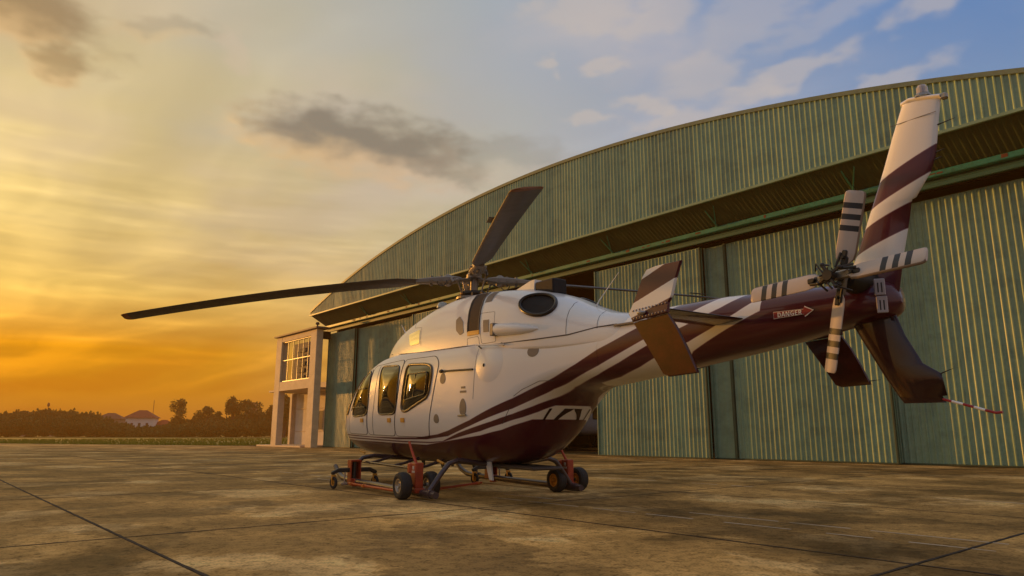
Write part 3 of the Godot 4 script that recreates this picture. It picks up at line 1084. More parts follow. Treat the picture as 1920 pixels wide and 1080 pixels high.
func pch(T: Array, x: float) -> PackedFloat64Array:
	var id := "F" if T.size() == FUS_T.size() and T[0][0] == FUS_T[0][0] else "C"
	var n := T.size()
	if not slopes.has(id):
		var all := []
		for k in range(1, 7):
			var m := PackedFloat64Array()
			m.resize(n)
			var d := PackedFloat64Array()
			for i in n - 1:
				d.append((T[i + 1][k] - T[i][k]) / (T[i + 1][0] - T[i][0]))
			m[0] = d[0]
			m[n - 1] = d[n - 2]
			for i in range(1, n - 1):
				if d[i - 1] * d[i] <= 0:
					m[i] = 0
				else:
					var h0: float = T[i][0] - T[i - 1][0]
					var h1: float = T[i + 1][0] - T[i][0]
					var w1 := 2 * h1 + h0
					var w2 := h1 + 2 * h0
					m[i] = (w1 + w2) / (w1 / d[i - 1] + w2 / d[i])
			all.append(m)
		slopes[id] = all
	var i := 0
	while i < n - 2 and T[i + 1][0] < x:
		i += 1
	var h: float = T[i + 1][0] - T[i][0]
	var t: float = clampf((x - T[i][0]) / h, 0, 1)
	var t2 := t * t
	var t3 := t2 * t
	var out := PackedFloat64Array()
	for k in range(1, 7):
		var m: PackedFloat64Array = slopes[id][k - 1]
		out.append((2 * t3 - 3 * t2 + 1) * T[i][k] + (t3 - 2 * t2 + t) * h * m[i] + (3 * t2 - 2 * t3) * T[i + 1][k] + (t3 - t2) * h * m[i + 1])
	return out

func sy(T: Array, x: float, z: float) -> float:
	var p := pch(T, x)
	var t := (z - p[1]) / maxf(p[2] - p[1], 1e-6) if z >= p[1] else (p[1] - z) / maxf(p[1] - p[3], 1e-6)
	if t >= 1.0:
		return 0.0
	var n := p[4] if z >= p[1] else p[5]
	return p[0] * pow(1.0 - pow(t, n), 1.0 / n)

func luv(x: float, z: float) -> Vector2:
	return Vector2((x + 4.7) / 12.4, (4.1 - z) / 3.75)

# point on the skin; side +1 is the port side, which faces local +z
func sp(T: Array, x: float, z: float, side: float, off := 0.0) -> Vector3:
	var y := sy(T, x, z)
	var p := Vector3(x, z, y * side)
	if off == 0.0:
		return p
	var e := 0.02
	var tx := Vector3(2 * e, 0, (sy(T, x + e, z) - sy(T, x - e, z)) * side)
	var tz := Vector3(0, 2 * e, (sy(T, x, z + e) - sy(T, x, z - e)) * side)
	var n := tx.cross(tz).normalized()
	if n.z * side < 0:
		n = -n
	return p + n * off

func skin_ring(T: Array, x: float, n: int) -> PackedVector3Array:
	var p := pch(T, x)
	var r := PackedVector3Array()
	for k in n:
		var a := TAU * k / n
		var c := cos(a)
		var s := sin(a)
		var ex := 2.0 / (p[4] if s >= 0 else p[5])
		var y := p[0] * signf(c) * pow(absf(c), ex)
		var z := p[1] + (p[2] - p[1]) * pow(s, ex) if s >= 0 else p[1] - (p[1] - p[3]) * pow(-s, ex)
		r.append(Vector3(x, z, y))
	return r

func skin(T: Array, x0: float, x1: float, step: float, n := 80) -> MB:
	var mb := MB.new()
	mb.smooth(1)
	var rs := []
	var cnt := int(ceil((x1 - x0) / step))
	for i in cnt + 1:
		rs.append(skin_ring(T, lerpf(x0, x1, float(i) / cnt), n))
	for i in cnt:
		for k in n:
			var q := [rs[i][k], rs[i + 1][k], rs[i + 1][(k + 1) % n], rs[i][(k + 1) % n]]
			if T[0][0] > -3.0 and in_exhaust((q[0] + q[2]) / 2.0):
				continue
			mb.quad(q[3], q[2], q[1], q[0], luv(q[3].x, q[3].y), luv(q[2].x, q[2].y), luv(q[1].x, q[1].y), luv(q[0].x, q[0].y))
	mb.smooth(2)
	for e in 2:
		var r: PackedVector3Array = rs[0] if e == 0 else rs[cnt]
		var c := Vector3(r[0].x, (r[n / 4].y + r[3 * n / 4].y) / 2, 0)
		for k in n:
			var a := r[k]
			var b := r[(k + 1) % n]
			mb.tri(c, a if e else b, b if e else a, luv(c.x, c.y), luv(a.x, a.y), luv(b.x, b.y))
	return mb

func exhaust_pt(a: float, k: float) -> Vector2:
	return Vector2(2.535, 2.630) + (Vector2(0.94, -0.34) * cos(a) * 0.345 + Vector2(0.34, 0.94) * sin(a) * 0.135) * k

func in_exhaust(q: Vector3) -> bool:
	var d := Vector2(q.x, q.y) - Vector2(2.535, 2.630)
	return pow(d.dot(Vector2(0.94, -0.34)) / 0.345, 2.0) + pow(d.dot(Vector2(0.34, 0.94)) / 0.135, 2.0) < 0.97

func resample(poly: Array, step: float) -> Array:
	var out := []
	for i in poly.size():
		var a: Vector2 = poly[i]
		var b: Vector2 = poly[(i + 1) % poly.size()]
		var n := maxi(1, int(ceil(a.distance_to(b) / step)))
		for k in n:
			out.append(a.lerp(b, float(k) / n))
	return out

func rounded(pts: Array, r: float) -> Array:
	var out := []
	var n := pts.size()
	for i in n:
		var p: Vector2 = pts[i]
		var a: Vector2 = pts[(i - 1 + n) % n]
		var b: Vector2 = pts[(i + 1) % n]
		var ra := minf(r, p.distance_to(a) * 0.45)
		var rb := minf(r, p.distance_to(b) * 0.45)
		var q0 := p + (a - p).normalized() * ra
		var q1 := p + (b - p).normalized() * rb
		for k in 6:
			var t := k / 5.0
			out.append(q0.lerp(p, t).lerp(p.lerp(q1, t), t))
	return out

func vec(a: Array) -> Array:
	var o := []
	for q in a:
		o.append(Vector2(q[0], q[1]))
	return o

# a panel that follows the skin, a little proud of it, with an edge that goes back to it
func patch(T: Array, poly: Array, side: float, off: float, rings_n := 8, depth := 0.02, bulge := 0.0) -> MB:
	var mb := MB.new()
	mb.smooth(1)
	var ps := resample(poly, 0.06)
	var c := Vector2.ZERO
	for p in ps:
		c += p
	c /= ps.size()
	var rows := []
	for i in rings_n + 1:
		var row := []
		for p in ps:
			var q: Vector2 = c.lerp(p, float(i) / rings_n)
			row.append([sp(T, q.x, q.y, side, off + bulge * (1.0 - pow(float(i) / rings_n, 2.0))), luv(q.x, q.y)])
		rows.append(row)
	var n := ps.size()
	for i in rings_n:
		for k in n:
			var a: Array = rows[i][k]
			var b: Array = rows[i + 1][k]
			var d: Array = rows[i + 1][(k + 1) % n]
			var e: Array = rows[i][(k + 1) % n]
			if i == 0:
				mb.tri(a[0], b[0], d[0], a[1], b[1], d[1])
			else:
				mb.quad(a[0], b[0], d[0], e[0], a[1], b[1], d[1], e[1])
	mb.smooth(2)
	for k in n:
		var p: Vector2 = ps[k]
		var q: Vector2 = ps[(k + 1) % n]
		mb.quad(sp(T, p.x, p.y, side, off), sp(T, p.x, p.y, side, off - depth), sp(T, q.x, q.y, side, off - depth), sp(T, q.x, q.y, side, off), luv(p.x, p.y), luv(p.x, p.y), luv(q.x, q.y), luv(q.x, q.y))
	return mb

func line_on(T: Array, pts: Array, side: float, rad: float, off := 0.0, loop := false, sides := 6) -> MB:
	var mb := MB.new()
	var ps := []
	if loop:
		ps = resample(pts, 0.05)
	else:
		for i in pts.size() - 1:
			var a: Vector2 = pts[i]
			var b: Vector2 = pts[i + 1]
			var n := maxi(1, int(ceil(a.distance_to(b) / 0.08)))
			for k in n:
				ps.append(a.lerp(b, float(k) / n))
		ps.append(pts[pts.size() - 1])
	var w := []
	for p in ps:
		w.append(sp(T, p.x, p.y, side, off))
	mb.tube(w, rad, sides, true, loop)
	return mb

func lut(t: Array, x: float) -> float:
	if x <= t[0][0]:
		return t[0][1]
	for i in t.size() - 1:
		if x <= t[i + 1][0]:
			return lerpf(t[i][1], t[i + 1][1], (x - t[i][0]) / (t[i + 1][0] - t[i][0]))
	return t[t.size() - 1][1]

const WHITE_P := Color(0.74, 0.725, 0.69)
const MAROON_P := Color(0.072, 0.007, 0.017)
const S1U := [[-4.6, 0.88], [-3.27, 0.85], [-2.2, 0.825], [-1.2, 0.83], [-0.46, 0.84], [0.32, 0.90], [0.69, 0.96], [1.34, 1.11], [1.86, 1.27], [2.27, 1.39], [2.63, 1.52], [2.99, 1.64], [3.38, 1.78], [3.73, 1.93], [3.98, 2.01], [4.33, 2.13], [4.8, 2.34], [5.0, 2.45]]
const S1L := [[-4.6, 0.86], [-3.3, 0.83], [-1.2, 0.80], [-0.1, 0.82], [0.64, 0.88], [1.32, 1.03], [1.84, 1.16], [2.23, 1.26], [2.55, 1.38], [2.85, 1.50], [3.27, 1.62], [3.70, 1.74], [4.06, 1.86], [4.38, 1.97], [4.76, 2.10], [5.25, 2.30], [5.5, 2.42]]
const S2U := [[-4.6, 0.82], [-3.2, 0.80], [-1.0, 0.775], [0.0, 0.78], [0.41, 0.80], [0.98, 0.93], [1.30, 0.99], [1.81, 1.09], [2.20, 1.19], [2.49, 1.29], [2.74, 1.39], [3.08, 1.52], [3.61, 1.64], [4.02, 1.76], [4.37, 1.88], [4.69, 1.99], [5.0, 2.08], [5.43, 2.22], [5.58, 2.29], [5.8, 2.42]]
const S2L := [[-4.6, 0.80], [-3.2, 0.78], [-1.0, 0.755], [0.0, 0.765], [0.39, 0.79], [0.94, 0.87], [1.54, 0.96], [1.98, 1.06], [2.30, 1.15], [2.49, 1.22], [2.66, 1.30], [2.9, 1.305], [3.5, 1.56], [3.87, 1.61], [4.26, 1.70], [4.55, 1.79], [5.03, 1.91], [5.31, 2.01], [5.62, 2.14], [5.78, 2.22], [6.0, 2.34]]
const S3L := [[-4.6, 0.775], [-3.0, 0.745], [-0.2, 0.73], [0.92, 0.84], [1.50, 0.90], [1.94, 0.98], [2.26, 1.08], [2.37, 1.12], [2.8, 1.125], [3.0, 1.30], [4.6, 1.50], [5.04, 1.81], [5.54, 2.00], [5.85, 2.11], [6.10, 2.19], [6.4, 2.34]]

func livery() -> ImageTexture:
	var W := 2048
	var H := 620
	var im := Image.create_empty(W, H, false, Image.FORMAT_RGB8)
	var wh := WHITE_P.linear_to_srgb()
	var ma := MAROON_P.linear_to_srgb()
	im.fill(wh)
	for x in W:
		var xm := (x + 0.5) / W * 12.4 - 4.7
		var zs := [lut(S1U, xm), lut(S1L, xm), lut(S2U, xm), lut(S2L, xm), lut(S3L, xm)]
		var rows := []
		for z in zs:
			rows.append(clampf((4.1 - z) / 3.75 * H, 0.0, float(H)))
		var bands := [[rows[0], rows[1]], [rows[2], rows[3]], [rows[4], float(H)]]
		if xm > 5.9:
			bands = [[minf(rows[4], (4.1 - 2.34) / 3.75 * H), float(H)]]
		if xm > 6.6:
			bands = []
			# fin: two slanting stripes, then maroon below
			for ab in [[7.029, 3.143, 7.503, 3.343, 6.933, 2.916, 7.456, 3.132], [6.868, 2.754, 7.273, 2.915, 6.77, 2.53, 7.21, 2.691]]:
				var hi := lerpf(ab[1], ab[3], (xm - ab[0]) / (ab[2] - ab[0]))
				var lo := lerpf(ab[5], ab[7], (xm - ab[4]) / (ab[6] - ab[4]))
				bands.append([(4.1 - hi) / 3.75 * H, (4.1 - lo) / 3.75 * H])
			var edge := 2.34 + (xm - 6.6) * 0.20
			bands.append([(4.1 - edge) / 3.75 * H, float(H)])
		for b in bands:
			if b[1] > b[0] + 0.3:
				var r0 := int(floor(b[0]))
				var r1 := int(floor(b[1]))
				im.fill_rect(Rect2i(x, r0 + 1, 1, maxi(0, r1 - r0 - 1)), ma)
				if r0 < H:
					im.set_pixel(x, r0, wh.lerp(ma, 1.0 - (b[0] - r0)))
				if r1 < H and r1 != r0:
					im.set_pixel(x, r1, wh.lerp(ma, b[1] - r1))
	return ImageTexture.create_from_image(im)

func plate_tex() -> ImageTexture:
	# the end plate, 1.0 m wide from x 5.15 and 1.2 m high from z 1.4
	var im := Image.create_empty(256, 320, false, Image.FORMAT_RGB8)
	var wh := WHITE_P.linear_to_srgb()
	var ma := MAROON_P.linear_to_srgb()
	for y in 320:
		for x in 256:
			var xm := 5.15 + (x + 0.5) / 256.0
			var zm := 2.6 - (y + 0.5) / 320.0 * 1.2
			var a := zm - lerpf(2.395, 2.49, (xm - 5.395) / 0.29)
			var b := zm - lerpf(2.177, 2.342, (xm - 5.274) / 0.547)
			var c := zm - lerpf(2.077, 2.167, (xm - 5.418) / 0.35) - 0.004
			im.set_pixel(x, y, ma if (a < 0 and b > 0) or c < 0 else wh)
	return ImageTexture.create_from_image(im)

func plate(mb: MB, poly: Array, y: float, th: float, cant: float, pivot: float, side: float) -> void:
	var c := Vector2.ZERO
	for p in poly:
		c += p
	c /= poly.size()
	var pk := PackedVector2Array()
	for p in poly:
		pk.append(p)
	var f := func(p: Vector2, o: float) -> Vector3:
		return Vector3(p.x, p.y, side * (y + o + (p.y - pivot) * cant))
	var uv := func(p: Vector2) -> Vector2:
		return Vector2(p.x - 5.15, (2.6 - p.y) / 1.2)
	var idx := Geometry2D.triangulate_polygon(pk)
	mb.smooth(-1)
	for s in [-1.0, 1.0]:
		for i in range(0, idx.size(), 3):
			var q := []
			for k in 3:
				q.append(c + (pk[idx[i + k]] - c) * 0.965)
			if s * side < 0:
				q.reverse()
			mb.tri(f.call(q[0], s * th), f.call(q[1], s * th), f.call(q[2], s * th), uv.call(q[0]), uv.call(q[1]), uv.call(q[2]))
		for i in pk.size():
			var p := pk[i]
			var q := pk[(i + 1) % pk.size()]
			var pi := c + (p - c) * 0.965
			var qi := c + (q - c) * 0.965
			mb.quad(f.call(pi, s * th), f.call(p, 0.0), f.call(q, 0.0), f.call(qi, s * th), uv.call(pi), uv.call(p), uv.call(q), uv.call(qi))

func foil(mb: MB, st: Array) -> void:
	# vertical aerofoil: stations [z, front x, rear x, half thickness]
	var rs := []
	for q in st:
		var ring := []
		for k in 20:
			var a := TAU * k / 20.0
			var fx := (1.0 - cos(a)) * 0.5
			var t: float = q[3] * sin(a) * (1.35 - 0.75 * fx)
			ring.append(Vector3(lerpf(q[1], q[2], fx), q[0] + (q[4] * fx if q.size() > 4 else 0.0), t))
		rs.append(ring)
	mb.smooth(1)
	for i in rs.size() - 1:
		for k in 20:
			var q := [rs[i][k], rs[i + 1][k], rs[i + 1][(k + 1) % 20], rs[i][(k + 1) % 20]]
			mb.quad(q[0], q[1], q[2], q[3], luv(q[0].x, q[0].y), luv(q[1].x, q[1].y), luv(q[2].x, q[2].y), luv(q[3].x, q[3].y))
	mb.smooth(2)
	for e in [0, rs.size() - 1]:
		var c := Vector3.ZERO
		for p in rs[e]:
			c += p / 20.0
		for k in 20:
			mb.tri(c, rs[e][k], rs[e][(k + 1) % 20], luv(c.x, c.y), luv(rs[e][k].x, rs[e][k].y), luv(rs[e][k].x, rs[e][k].y))

func H(x: float, ys: float, z: float) -> Vector3:
	return Vector3(x, z, -ys)

func build_helicopter() -> void:
	var aft := Vector3(cos(YAW), -0.0125, sin(YAW)).normalized()
	var port := Vector3(-sin(YAW), 0, cos(YAW))
	var up := port.cross(aft).normalized()
	var xf := Transform3D(Basis(aft, up, port), Vector3(PX, 0, -PD))
	var r := thing("helicopter", "white helicopter with dark maroon stripes parked on the concrete apron", "helicopter", xf)
	var lv := livery()
	var paint := mat(Color.WHITE, 0.34, 0.0, 0.6)
	paint.metallic_specular = 0.35
	paint.albedo_texture = lv
	var white := mat(WHITE_P.linear_to_srgb(), 0.32, 0.0, 0.8)
	var maroon := mat(lin(0.022, 0.0045, 0.006), 0.3, 0.0, 0.7)
	maroon.metallic_specular = 0.3
	var glass := mat(lin(0.012, 0.010, 0.008), 0.03)
	glass.metallic_specular = 0.7
	var frame := mat(lin(0.13, 0.085, 0.04), 0.3, 0.2)
	var rubber := mat(lin(0.018, 0.015, 0.012), 0.35)
	var dark := mat(lin(0.016, 0.014, 0.012), 0.5)
	var grey := mat(lin(0.17, 0.145, 0.12), 0.55)
	var seam := mat(lin(0.05, 0.035, 0.03), 0.7)
	var metal := mat(lin(0.30, 0.27, 0.23), 0.38, 0.85)
	var tube := mat(lin(0.055, 0.032, 0.034), 0.38, 0.0, 0.4)
	var yellow := mat(lin(0.60, 0.28, 0.03), 0.4)
	# body
	var fus := part("fuselage", skin(FUS_T, -4.52, 3.72, 0.055, 96), paint, r)
	var boom := part("tail_boom", skin(FUS_T, 3.724, 7.095, 0.04, 72), paint, r)
	var cow := part("engine_cowling", skin(COW_T, -2.95, 4.3, 0.03, 140), paint, r)
	# doors with their windows, both sides
	var doors := [
		["crew_door", [[-2.27, 2.06], [-2.42, 0.865], [-3.36, 0.875], [-3.30, 1.18], [-3.02, 1.66], [-2.66, 2.0]], [[-2.36, 2.02], [-2.30, 1.90], [-2.34, 1.27], [-2.46, 1.21], [-3.04, 1.19], [-3.12, 1.25], [-2.99, 1.53], [-2.76, 1.80], [-2.52, 1.99]]],
		["cabin_door", [[-2.23, 2.10], [-0.90, 2.13], [-1.22, 0.855], [-2.38, 0.865]], [[-1.83, 2.04], [-1.73, 2.07], [-1.11, 2.04], [-1.03, 1.99], [-1.10, 1.28], [-1.19, 1.22], [-1.77, 1.22], [-1.84, 1.28]]],
		["sliding_door", [[-0.88, 2.125], [0.25, 2.105], [0.41, 1.98], [0.05, 0.855], [-1.20, 0.855]], [[-0.73, 2.03], [-0.04, 1.995], [0.17, 1.95], [0.215, 1.84], [0.11, 1.48], [-0.72, 1.25], [-0.88, 1.29], [-0.84, 1.55]]],
	]
	for side in [1.0, -1.0]:
		for d in doors:
			var dp := rounded(vec(d[1]), 0.10)
			var dr := part(d[0], patch(FUS_T, dp, side, 0.005, 10), paint, r)
			part("door_seam", line_on(FUS_T, dp, side, 0.0065, 0.0015, true), seam, dr)
			var wp := rounded(vec(d[2]), 0.12)
			part("window_pane", patch(FUS_T, wp, side, 0.008, 10, 0.012, 0.045), glass, dr)
			part("window_frame", line_on(FUS_T, wp, side, 0.026 if d[0] == "sliding_door" else 0.018, 0.004, true, 8), frame if d[0] == "sliding_door" else rubber, dr)
			# handle plates
			var hx: float = {"crew_door": -2.60, "cabin_door": -1.36, "sliding_door": -0.82}[d[0]]
			part("handle", patch(FUS_T, vec([[hx - 0.065, 1.155], [hx + 0.065, 1.155], [hx + 0.065, 1.085], [hx - 0.065, 1.085]]), side, 0.022, 2), yellow, dr)
			part("placard", patch(FUS_T, vec([[hx - 0.06, 1.068], [hx + 0.06, 1.068], [hx + 0.06, 1.02], [hx - 0.06, 1.02]]), side, 0.008, 2), white, dr)
			if d[0] == "sliding_door":
				var ip := rounded(vec([[-0.60, 1.86], [0.10, 1.86], [0.05, 1.52], [-0.70, 1.44]]), 0.05)
				part("slide_frame", line_on(FUS_T, ip, side, 0.012, 0.042, true, 6), rubber, dr)
				part("slide_frame", line_on(FUS_T, vec([[-0.30, 1.86], [-0.36, 1.47]]), side, 0.012, 0.042), rubber, dr)
			elif d[0] == "crew_door":
				part("slide_frame", line_on(FUS_T, vec([[-2.40, 1.70], [-2.82, 1.69]]), side, 0.012, 0.042), rubber, dr)
				part("slide_frame", line_on(FUS_T, vec([[-2.82, 1.69], [-3.08, 1.31]]), side, 0.010, 0.042), rubber, dr)
				part("slide_frame", line_on(FUS_T, vec([[-2.40, 1.36], [-3.04, 1.36]]), side, 0.012, 0.042), rubber, dr)
				part("slide_frame", line_on(FUS_T, vec([[-2.60, 1.70], [-2.66, 1.36]]), side, 0.010, 0.042), rubber, dr)
			else:
				part("door_seam", line_on(FUS_T, vec([[-1.93, 2.08], [-2.14, 0.87]]), side, 0.004, 0.006), seam, dr)
		# windshield, chin and roof windows
		var ws := part("windshield", patch(FUS_T, rounded(vec([[-4.16, 1.25], [-3.46, 1.24], [-3.18, 1.66], [-2.90, 1.96], [-3.30, 1.80], [-3.80, 1.55]]), 0.06), side, 0.008, 6), glass, r)
		part("frame", line_on(FUS_T, rounded(vec([[-4.16, 1.25], [-3.46, 1.24], [-3.18, 1.66], [-2.90, 1.96], [-3.30, 1.80], [-3.80, 1.55]]), 0.06), side, 0.016, 0.006, true), frame, ws)
		# sliding door rail and the small ports aft of it
		var rail := part("door_rail", line_on(FUS_T, vec([[0.50, 1.845], [1.44, 1.82]]), side, 0.014, 0.012), dark, r)
		var mb := MB.new()
		mb.blob(sp(FUS_T, 0.53, 1.845, side, 0.02), Vector3(0.06, 0.03, 0.025))
		part("roller", mb, dark, rail)
		for q in [[0.56, 1.715, 0.085, 0.10], [0.37, 1.12, 0.085, 0.085], [2.65, 1.99, 0.10, 0.075]]:
			var pl := []
			for k in 20:
				var a := TAU * k / 20.0
				pl.append(Vector2(q[0] + cos(a) * q[2], q[1] + (sin(a) * q[3] if sin(a) > 0 or q[0] > 2 else sin(a) * q[3] * 0.62)))
			part("port_cover", patch(FUS_T, pl, side, 0.004, 4), grey, fus)
		part("scoop", patch(FUS_T, rounded(vec([[1.10, 1.18], [1.27, 1.19], [1.28, 1.34], [1.18, 1.44], [1.09, 1.34]]), 0.08), side, 0.006, 4), grey, fus)
		part("step_lip", line_on(FUS_T, vec([[1.07, 1.175], [1.29, 1.185]]), side, 0.012, 0.02), metal, fus)
		part("vent", patch(FUS_T, vec([[1.10, 1.50], [1.27, 1.50], [1.27, 1.53], [1.10, 1.53]]), side, 0.006, 2), grey, fus)
		part("vent", patch(FUS_T, vec([[1.13, 1.56], [1.24, 1.56], [1.24, 1.59], [1.13, 1.59]]), side, 0.006, 2), grey, fus)
		# long blister aft of the rail
		var bp := []
		for k in 28:
			var a := TAU * k / 28.0
			bp.append(Vector2(1.80 + cos(a) * 0.30, 1.88 + sin(a) * 0.26))
		mb = MB.new()
		mb.smooth(1)
		var rows := []
		for i in 7:
			var row := []
			for p in bp:
				var q: Vector2 = Vector2(1.80, 1.88).lerp(p, i / 6.0)
				row.append(sp(FUS_T, q.x, q.y, side, 0.020 * cos(i / 6.0 * PI / 2) + 0.001))
			rows.append(row)
		for i in 6:
			for k in 28:
				mb.quad(rows[i][k], rows[i + 1][k], rows[i + 1][(k + 1) % 28], rows[i][(k + 1) % 28])
		part("blister", mb, white, fus)
		mb = MB.new()
		mb.blob(sp(FUS_T, 1.72, 1.86, side, 0.022), Vector3(0.022, 0.025, 0.012))
		part("filler_cap", mb, dark, fus)
		part("grab_rail", line_on(FUS_T, vec([[1.46, 2.14], [2.12, 2.10]]), side, 0.010, 0.05), white, fus)
		for x in [1.56, 2.06]:
			mb = MB.new()
			mb.tube([sp(FUS_T, x, 2.11, side, 0.0), sp(FUS_T, x, 2.12, side, 0.06)], 0.012, 6)
			part("rail_foot", mb, metal, fus)
		# lines of the skin
		part("panel_seam", line_on(FUS_T, vec([[2.30, 1.42], [2.45, 1.50], [2.75, 1.60], [2.95, 1.60]]), side, 0.0035, 0.0), seam, fus)
		part("panel_seam", line_on(FUS_T, vec([[2.0, 1.06], [2.15, 1.22], [2.2, 1.27]]), side, 0.0035, 0.0), seam, fus)
		part("panel_seam", line_on(FUS_T, vec([[1.45, 1.40], [1.50, 2.10]]), side, 0.003, 0.0), seam, fus)
		# dark slanting bars on the pale aft panel
		for q in [[2.44, 2.60], [2.50, 2.665]]:
			mb = MB.new()
			mb.smooth(1)
			for i in 5:
				var a := i / 5.0
				var b := (i + 1) / 5.0
				var xa := lerpf(q[0], q[1], a)
				var xb := lerpf(q[0], q[1], b)
				var za := lerpf(1.115, 1.265, a)
				var zb := lerpf(1.115, 1.265, b)
				mb.quad(sp(FUS_T, xa, za, side, 0.004), sp(FUS_T, xb, zb, side, 0.004), sp(FUS_T, xb + 0.016, zb, side, 0.004), sp(FUS_T, xa + 0.016, za, side, 0.004))
			part("stripe_bar", mb, maroon, fus)
		# engine cowling: intake band, hatches, scoop, exhaust
		var band := [[1.10, 2.40], [1.42, 2.39], [1.37, 2.62], [1.32, 2.76], [1.22, 2.90], [1.10, 3.0], [0.98, 3.06], [0.78, 3.07], [0.87, 2.99], [0.94, 2.86], [1.0, 2.72], [1.06, 2.58]]
		var ib := part("intake_screen", band_patch(COW_T, [[1.10, 1.42, 2.39], [1.08, 1.40, 2.5], [1.05, 1.37, 2.6], [1.01, 1.33, 2.7], [0.97, 1.29, 2.8], [0.92, 1.22, 2.9], [0.86, 1.15, 2.98], [0.80, 1.07, 3.04]], side, 0.006), mat(lin(0.022, 0.010, 0.006), 0.8), cow)
		var el := []
		var er := []
		for q in [[1.10, 1.42, 2.39], [1.05, 1.37, 2.6], [0.97, 1.29, 2.8], [0.86, 1.15, 2.98], [0.80, 1.07, 3.04]]:
			el.append(Vector2(q[0], q[2]))
			er.append(Vector2(q[1], q[2]))
		part("intake_frame", line_on(COW_T, el, side, 0.011, 0.006), frame, ib)
		part("intake_frame", line_on(COW_T, er, side, 0.011, 0.006), frame, ib)
		part("intake_sill", patch(COW_T, vec([[1.10, 2.40], [1.43, 2.39], [1.44, 2.33], [1.11, 2.335]]), side, 0.012, 3), yellow, ib)
		part("hatch", patch(COW_T, rounded(vec([[0.66, 2.63], [0.75, 2.68], [0.90, 2.58], [0.98, 2.40], [0.87, 2.37], [0.73, 2.46]]), 0.02), side, 0.005, 4), grey, cow)
		part("hatch", patch(COW_T, vec([[1.49, 2.53], [1.64, 2.52], [1.69, 2.34], [1.55, 2.345]]), side, 0.005, 3), grey, cow)
		part("top_vent", band_patch(COW_T, [[1.33, 1.49, 2.82], [1.29, 1.46, 2.88], [1.25, 1.42, 2.93], [1.22, 1.37, 2.98], [1.20, 1.31, 3.02]], side, 0.005), grey, cow)
		part("panel_seam", line_on(COW_T, rounded(vec([[1.36, 2.65], [1.73, 2.63], [1.88, 2.18], [1.52, 2.18]]), 0.04), side, 0.003, 0.0, true), seam, cow)
		part("panel_seam", line_on(COW_T, rounded(vec([[1.10, 2.30], [1.42, 2.30], [1.47, 2.16], [1.12, 2.17]]), 0.04), side, 0.003, 0.0, true), seam, cow)
		part("panel_seam", line_on(COW_T, vec([[2.98, 2.64], [3.06, 2.56], [3.13, 2.43], [3.19, 2.28], [3.22, 2.15]]), side, 0.004, 0.0), seam, cow)
		part("panel_seam", line_on(COW_T, vec([[3.52, 2.455], [3.58, 2.41], [3.65, 2.30], [3.70, 2.19]]), side, 0.004, 0.0), seam, cow)
		part("panel_seam", line_on(COW_T, vec([[-1.30, 2.92], [-1.0, 2.70], [-0.62, 2.66], [-0.50, 2.34]]), side, 0.003, 0.0), seam, cow)
		part("nose_lamp_cover", patch(COW_T, rounded(vec([[-1.17, 2.60], [-0.66, 2.63], [-0.56, 2.38], [-0.98, 2.38]]), 0.05), side, 0.006, 4), mat(lin(0.85, 0.70, 0.48), 0.06, 0.95), cow)
		var js := []
		for q in [[-2.05, 0.54, 2.32], [-1.2, 0.68, 2.26], [-0.22, 0.735, 2.212], [1.0, 0.762, 2.186], [1.95, 0.735, 2.142], [2.67, 0.664, 2.138], [3.25, 0.545, 2.15], [3.69, 0.445, 2.205], [4.0, 0.405, 2.21]]:
			js.append(H(q[0], -q[1] * side * 1.004, q[2]))
		mb = MB.new()
		mb.tube(js, 0.007, 6)
		part("cowling_seam", mb, seam, cow)
		# side scoop with its dark mouth
		mb = MB.new()
		var rs := []
		for q in [[1.93, 0.105, 0.085, 0.10], [2.10, 0.10, 0.083, 0.095], [2.40, 0.085, 0.07, 0.075], [2.62, 0.055, 0.045, 0.04], [2.74, 0.01, 0.01, 0.0]]:
			var base := sp(COW_T, q[0], 2.345 - (q[0] - 1.9) * 0.08, side)
			var ring := PackedVector3Array()
			for k in 16:
				var a := TAU * k / 16.0
				ring.append(base + Vector3(0, sin(a) * q[2], side * (cos(a) * q[1] * 0.75 + q[3] * 0.25)))
			rs.append(ring)
		mb.rings(rs)
		var sc := part("air_scoop", mb, white, cow)
		mb = MB.new()
		var bm := sp(COW_T, 1.92, 2.345, side)
		mb.box(bm + Vector3(-0.035, 0, side * 0.03), Vector3(0.09, 0.175, 0.14), 0.01)
		part("mouth", mb, grey, sc)
		# exhaust: a rim round the opening in the skin and a dark bowl behind it
		var rim := []
		for k in 36:
			var q := exhaust_pt(TAU * k / 36.0, 1.0)
			rim.append(sp(COW_T, q.x, q.y, side, 0.012))
		mb = MB.new()
		mb.tube(rim, 0.026, 10, false, true)
		var ex := part("exhaust", mb, mat(lin(0.035, 0.028, 0.022), 0.25, 0.7), cow)
		mb = MB.new()
		rs = []
		for q in [[1.0, 0.0], [0.93, 0.05], [0.88, 0.20], [0.8, 0.40], [0.3, 0.45]]:
			var ring := PackedVector3Array()
			for k in 36:
				var e := exhaust_pt(TAU * k / 36.0, q[0])
				ring.append(sp(COW_T, e.x, e.y, side) - Vector3(0.25, 0.55, 0.80 * side) * q[1])
			rs.append(ring)
		mb.rings(rs, true, true)
		part("exhaust_bowl", mb, mat(lin(0.006, 0.0045, 0.0035), 0.85), ex)
		# strip beside the boom
		mb = MB.new()
		mb.bar(sp(FUS_T, 3.96, 2.185, side, 0.02), sp(FUS_T, 4.60, 2.19, side, 0.02), 0.05, 0.025, 0.006)
		part("cover_strip", mb, grey, boom)
		# danger arrow
		var ar := vec([[6.065, 2.094], [6.365, 2.086], [6.365, 2.112], [6.447, 2.066], [6.365, 2.012], [6.365, 2.038], [6.065, 2.028]])
		if side < 0:
			continue
		var org := sp(FUS_T, 6.06, 2.06, side, 0.012)
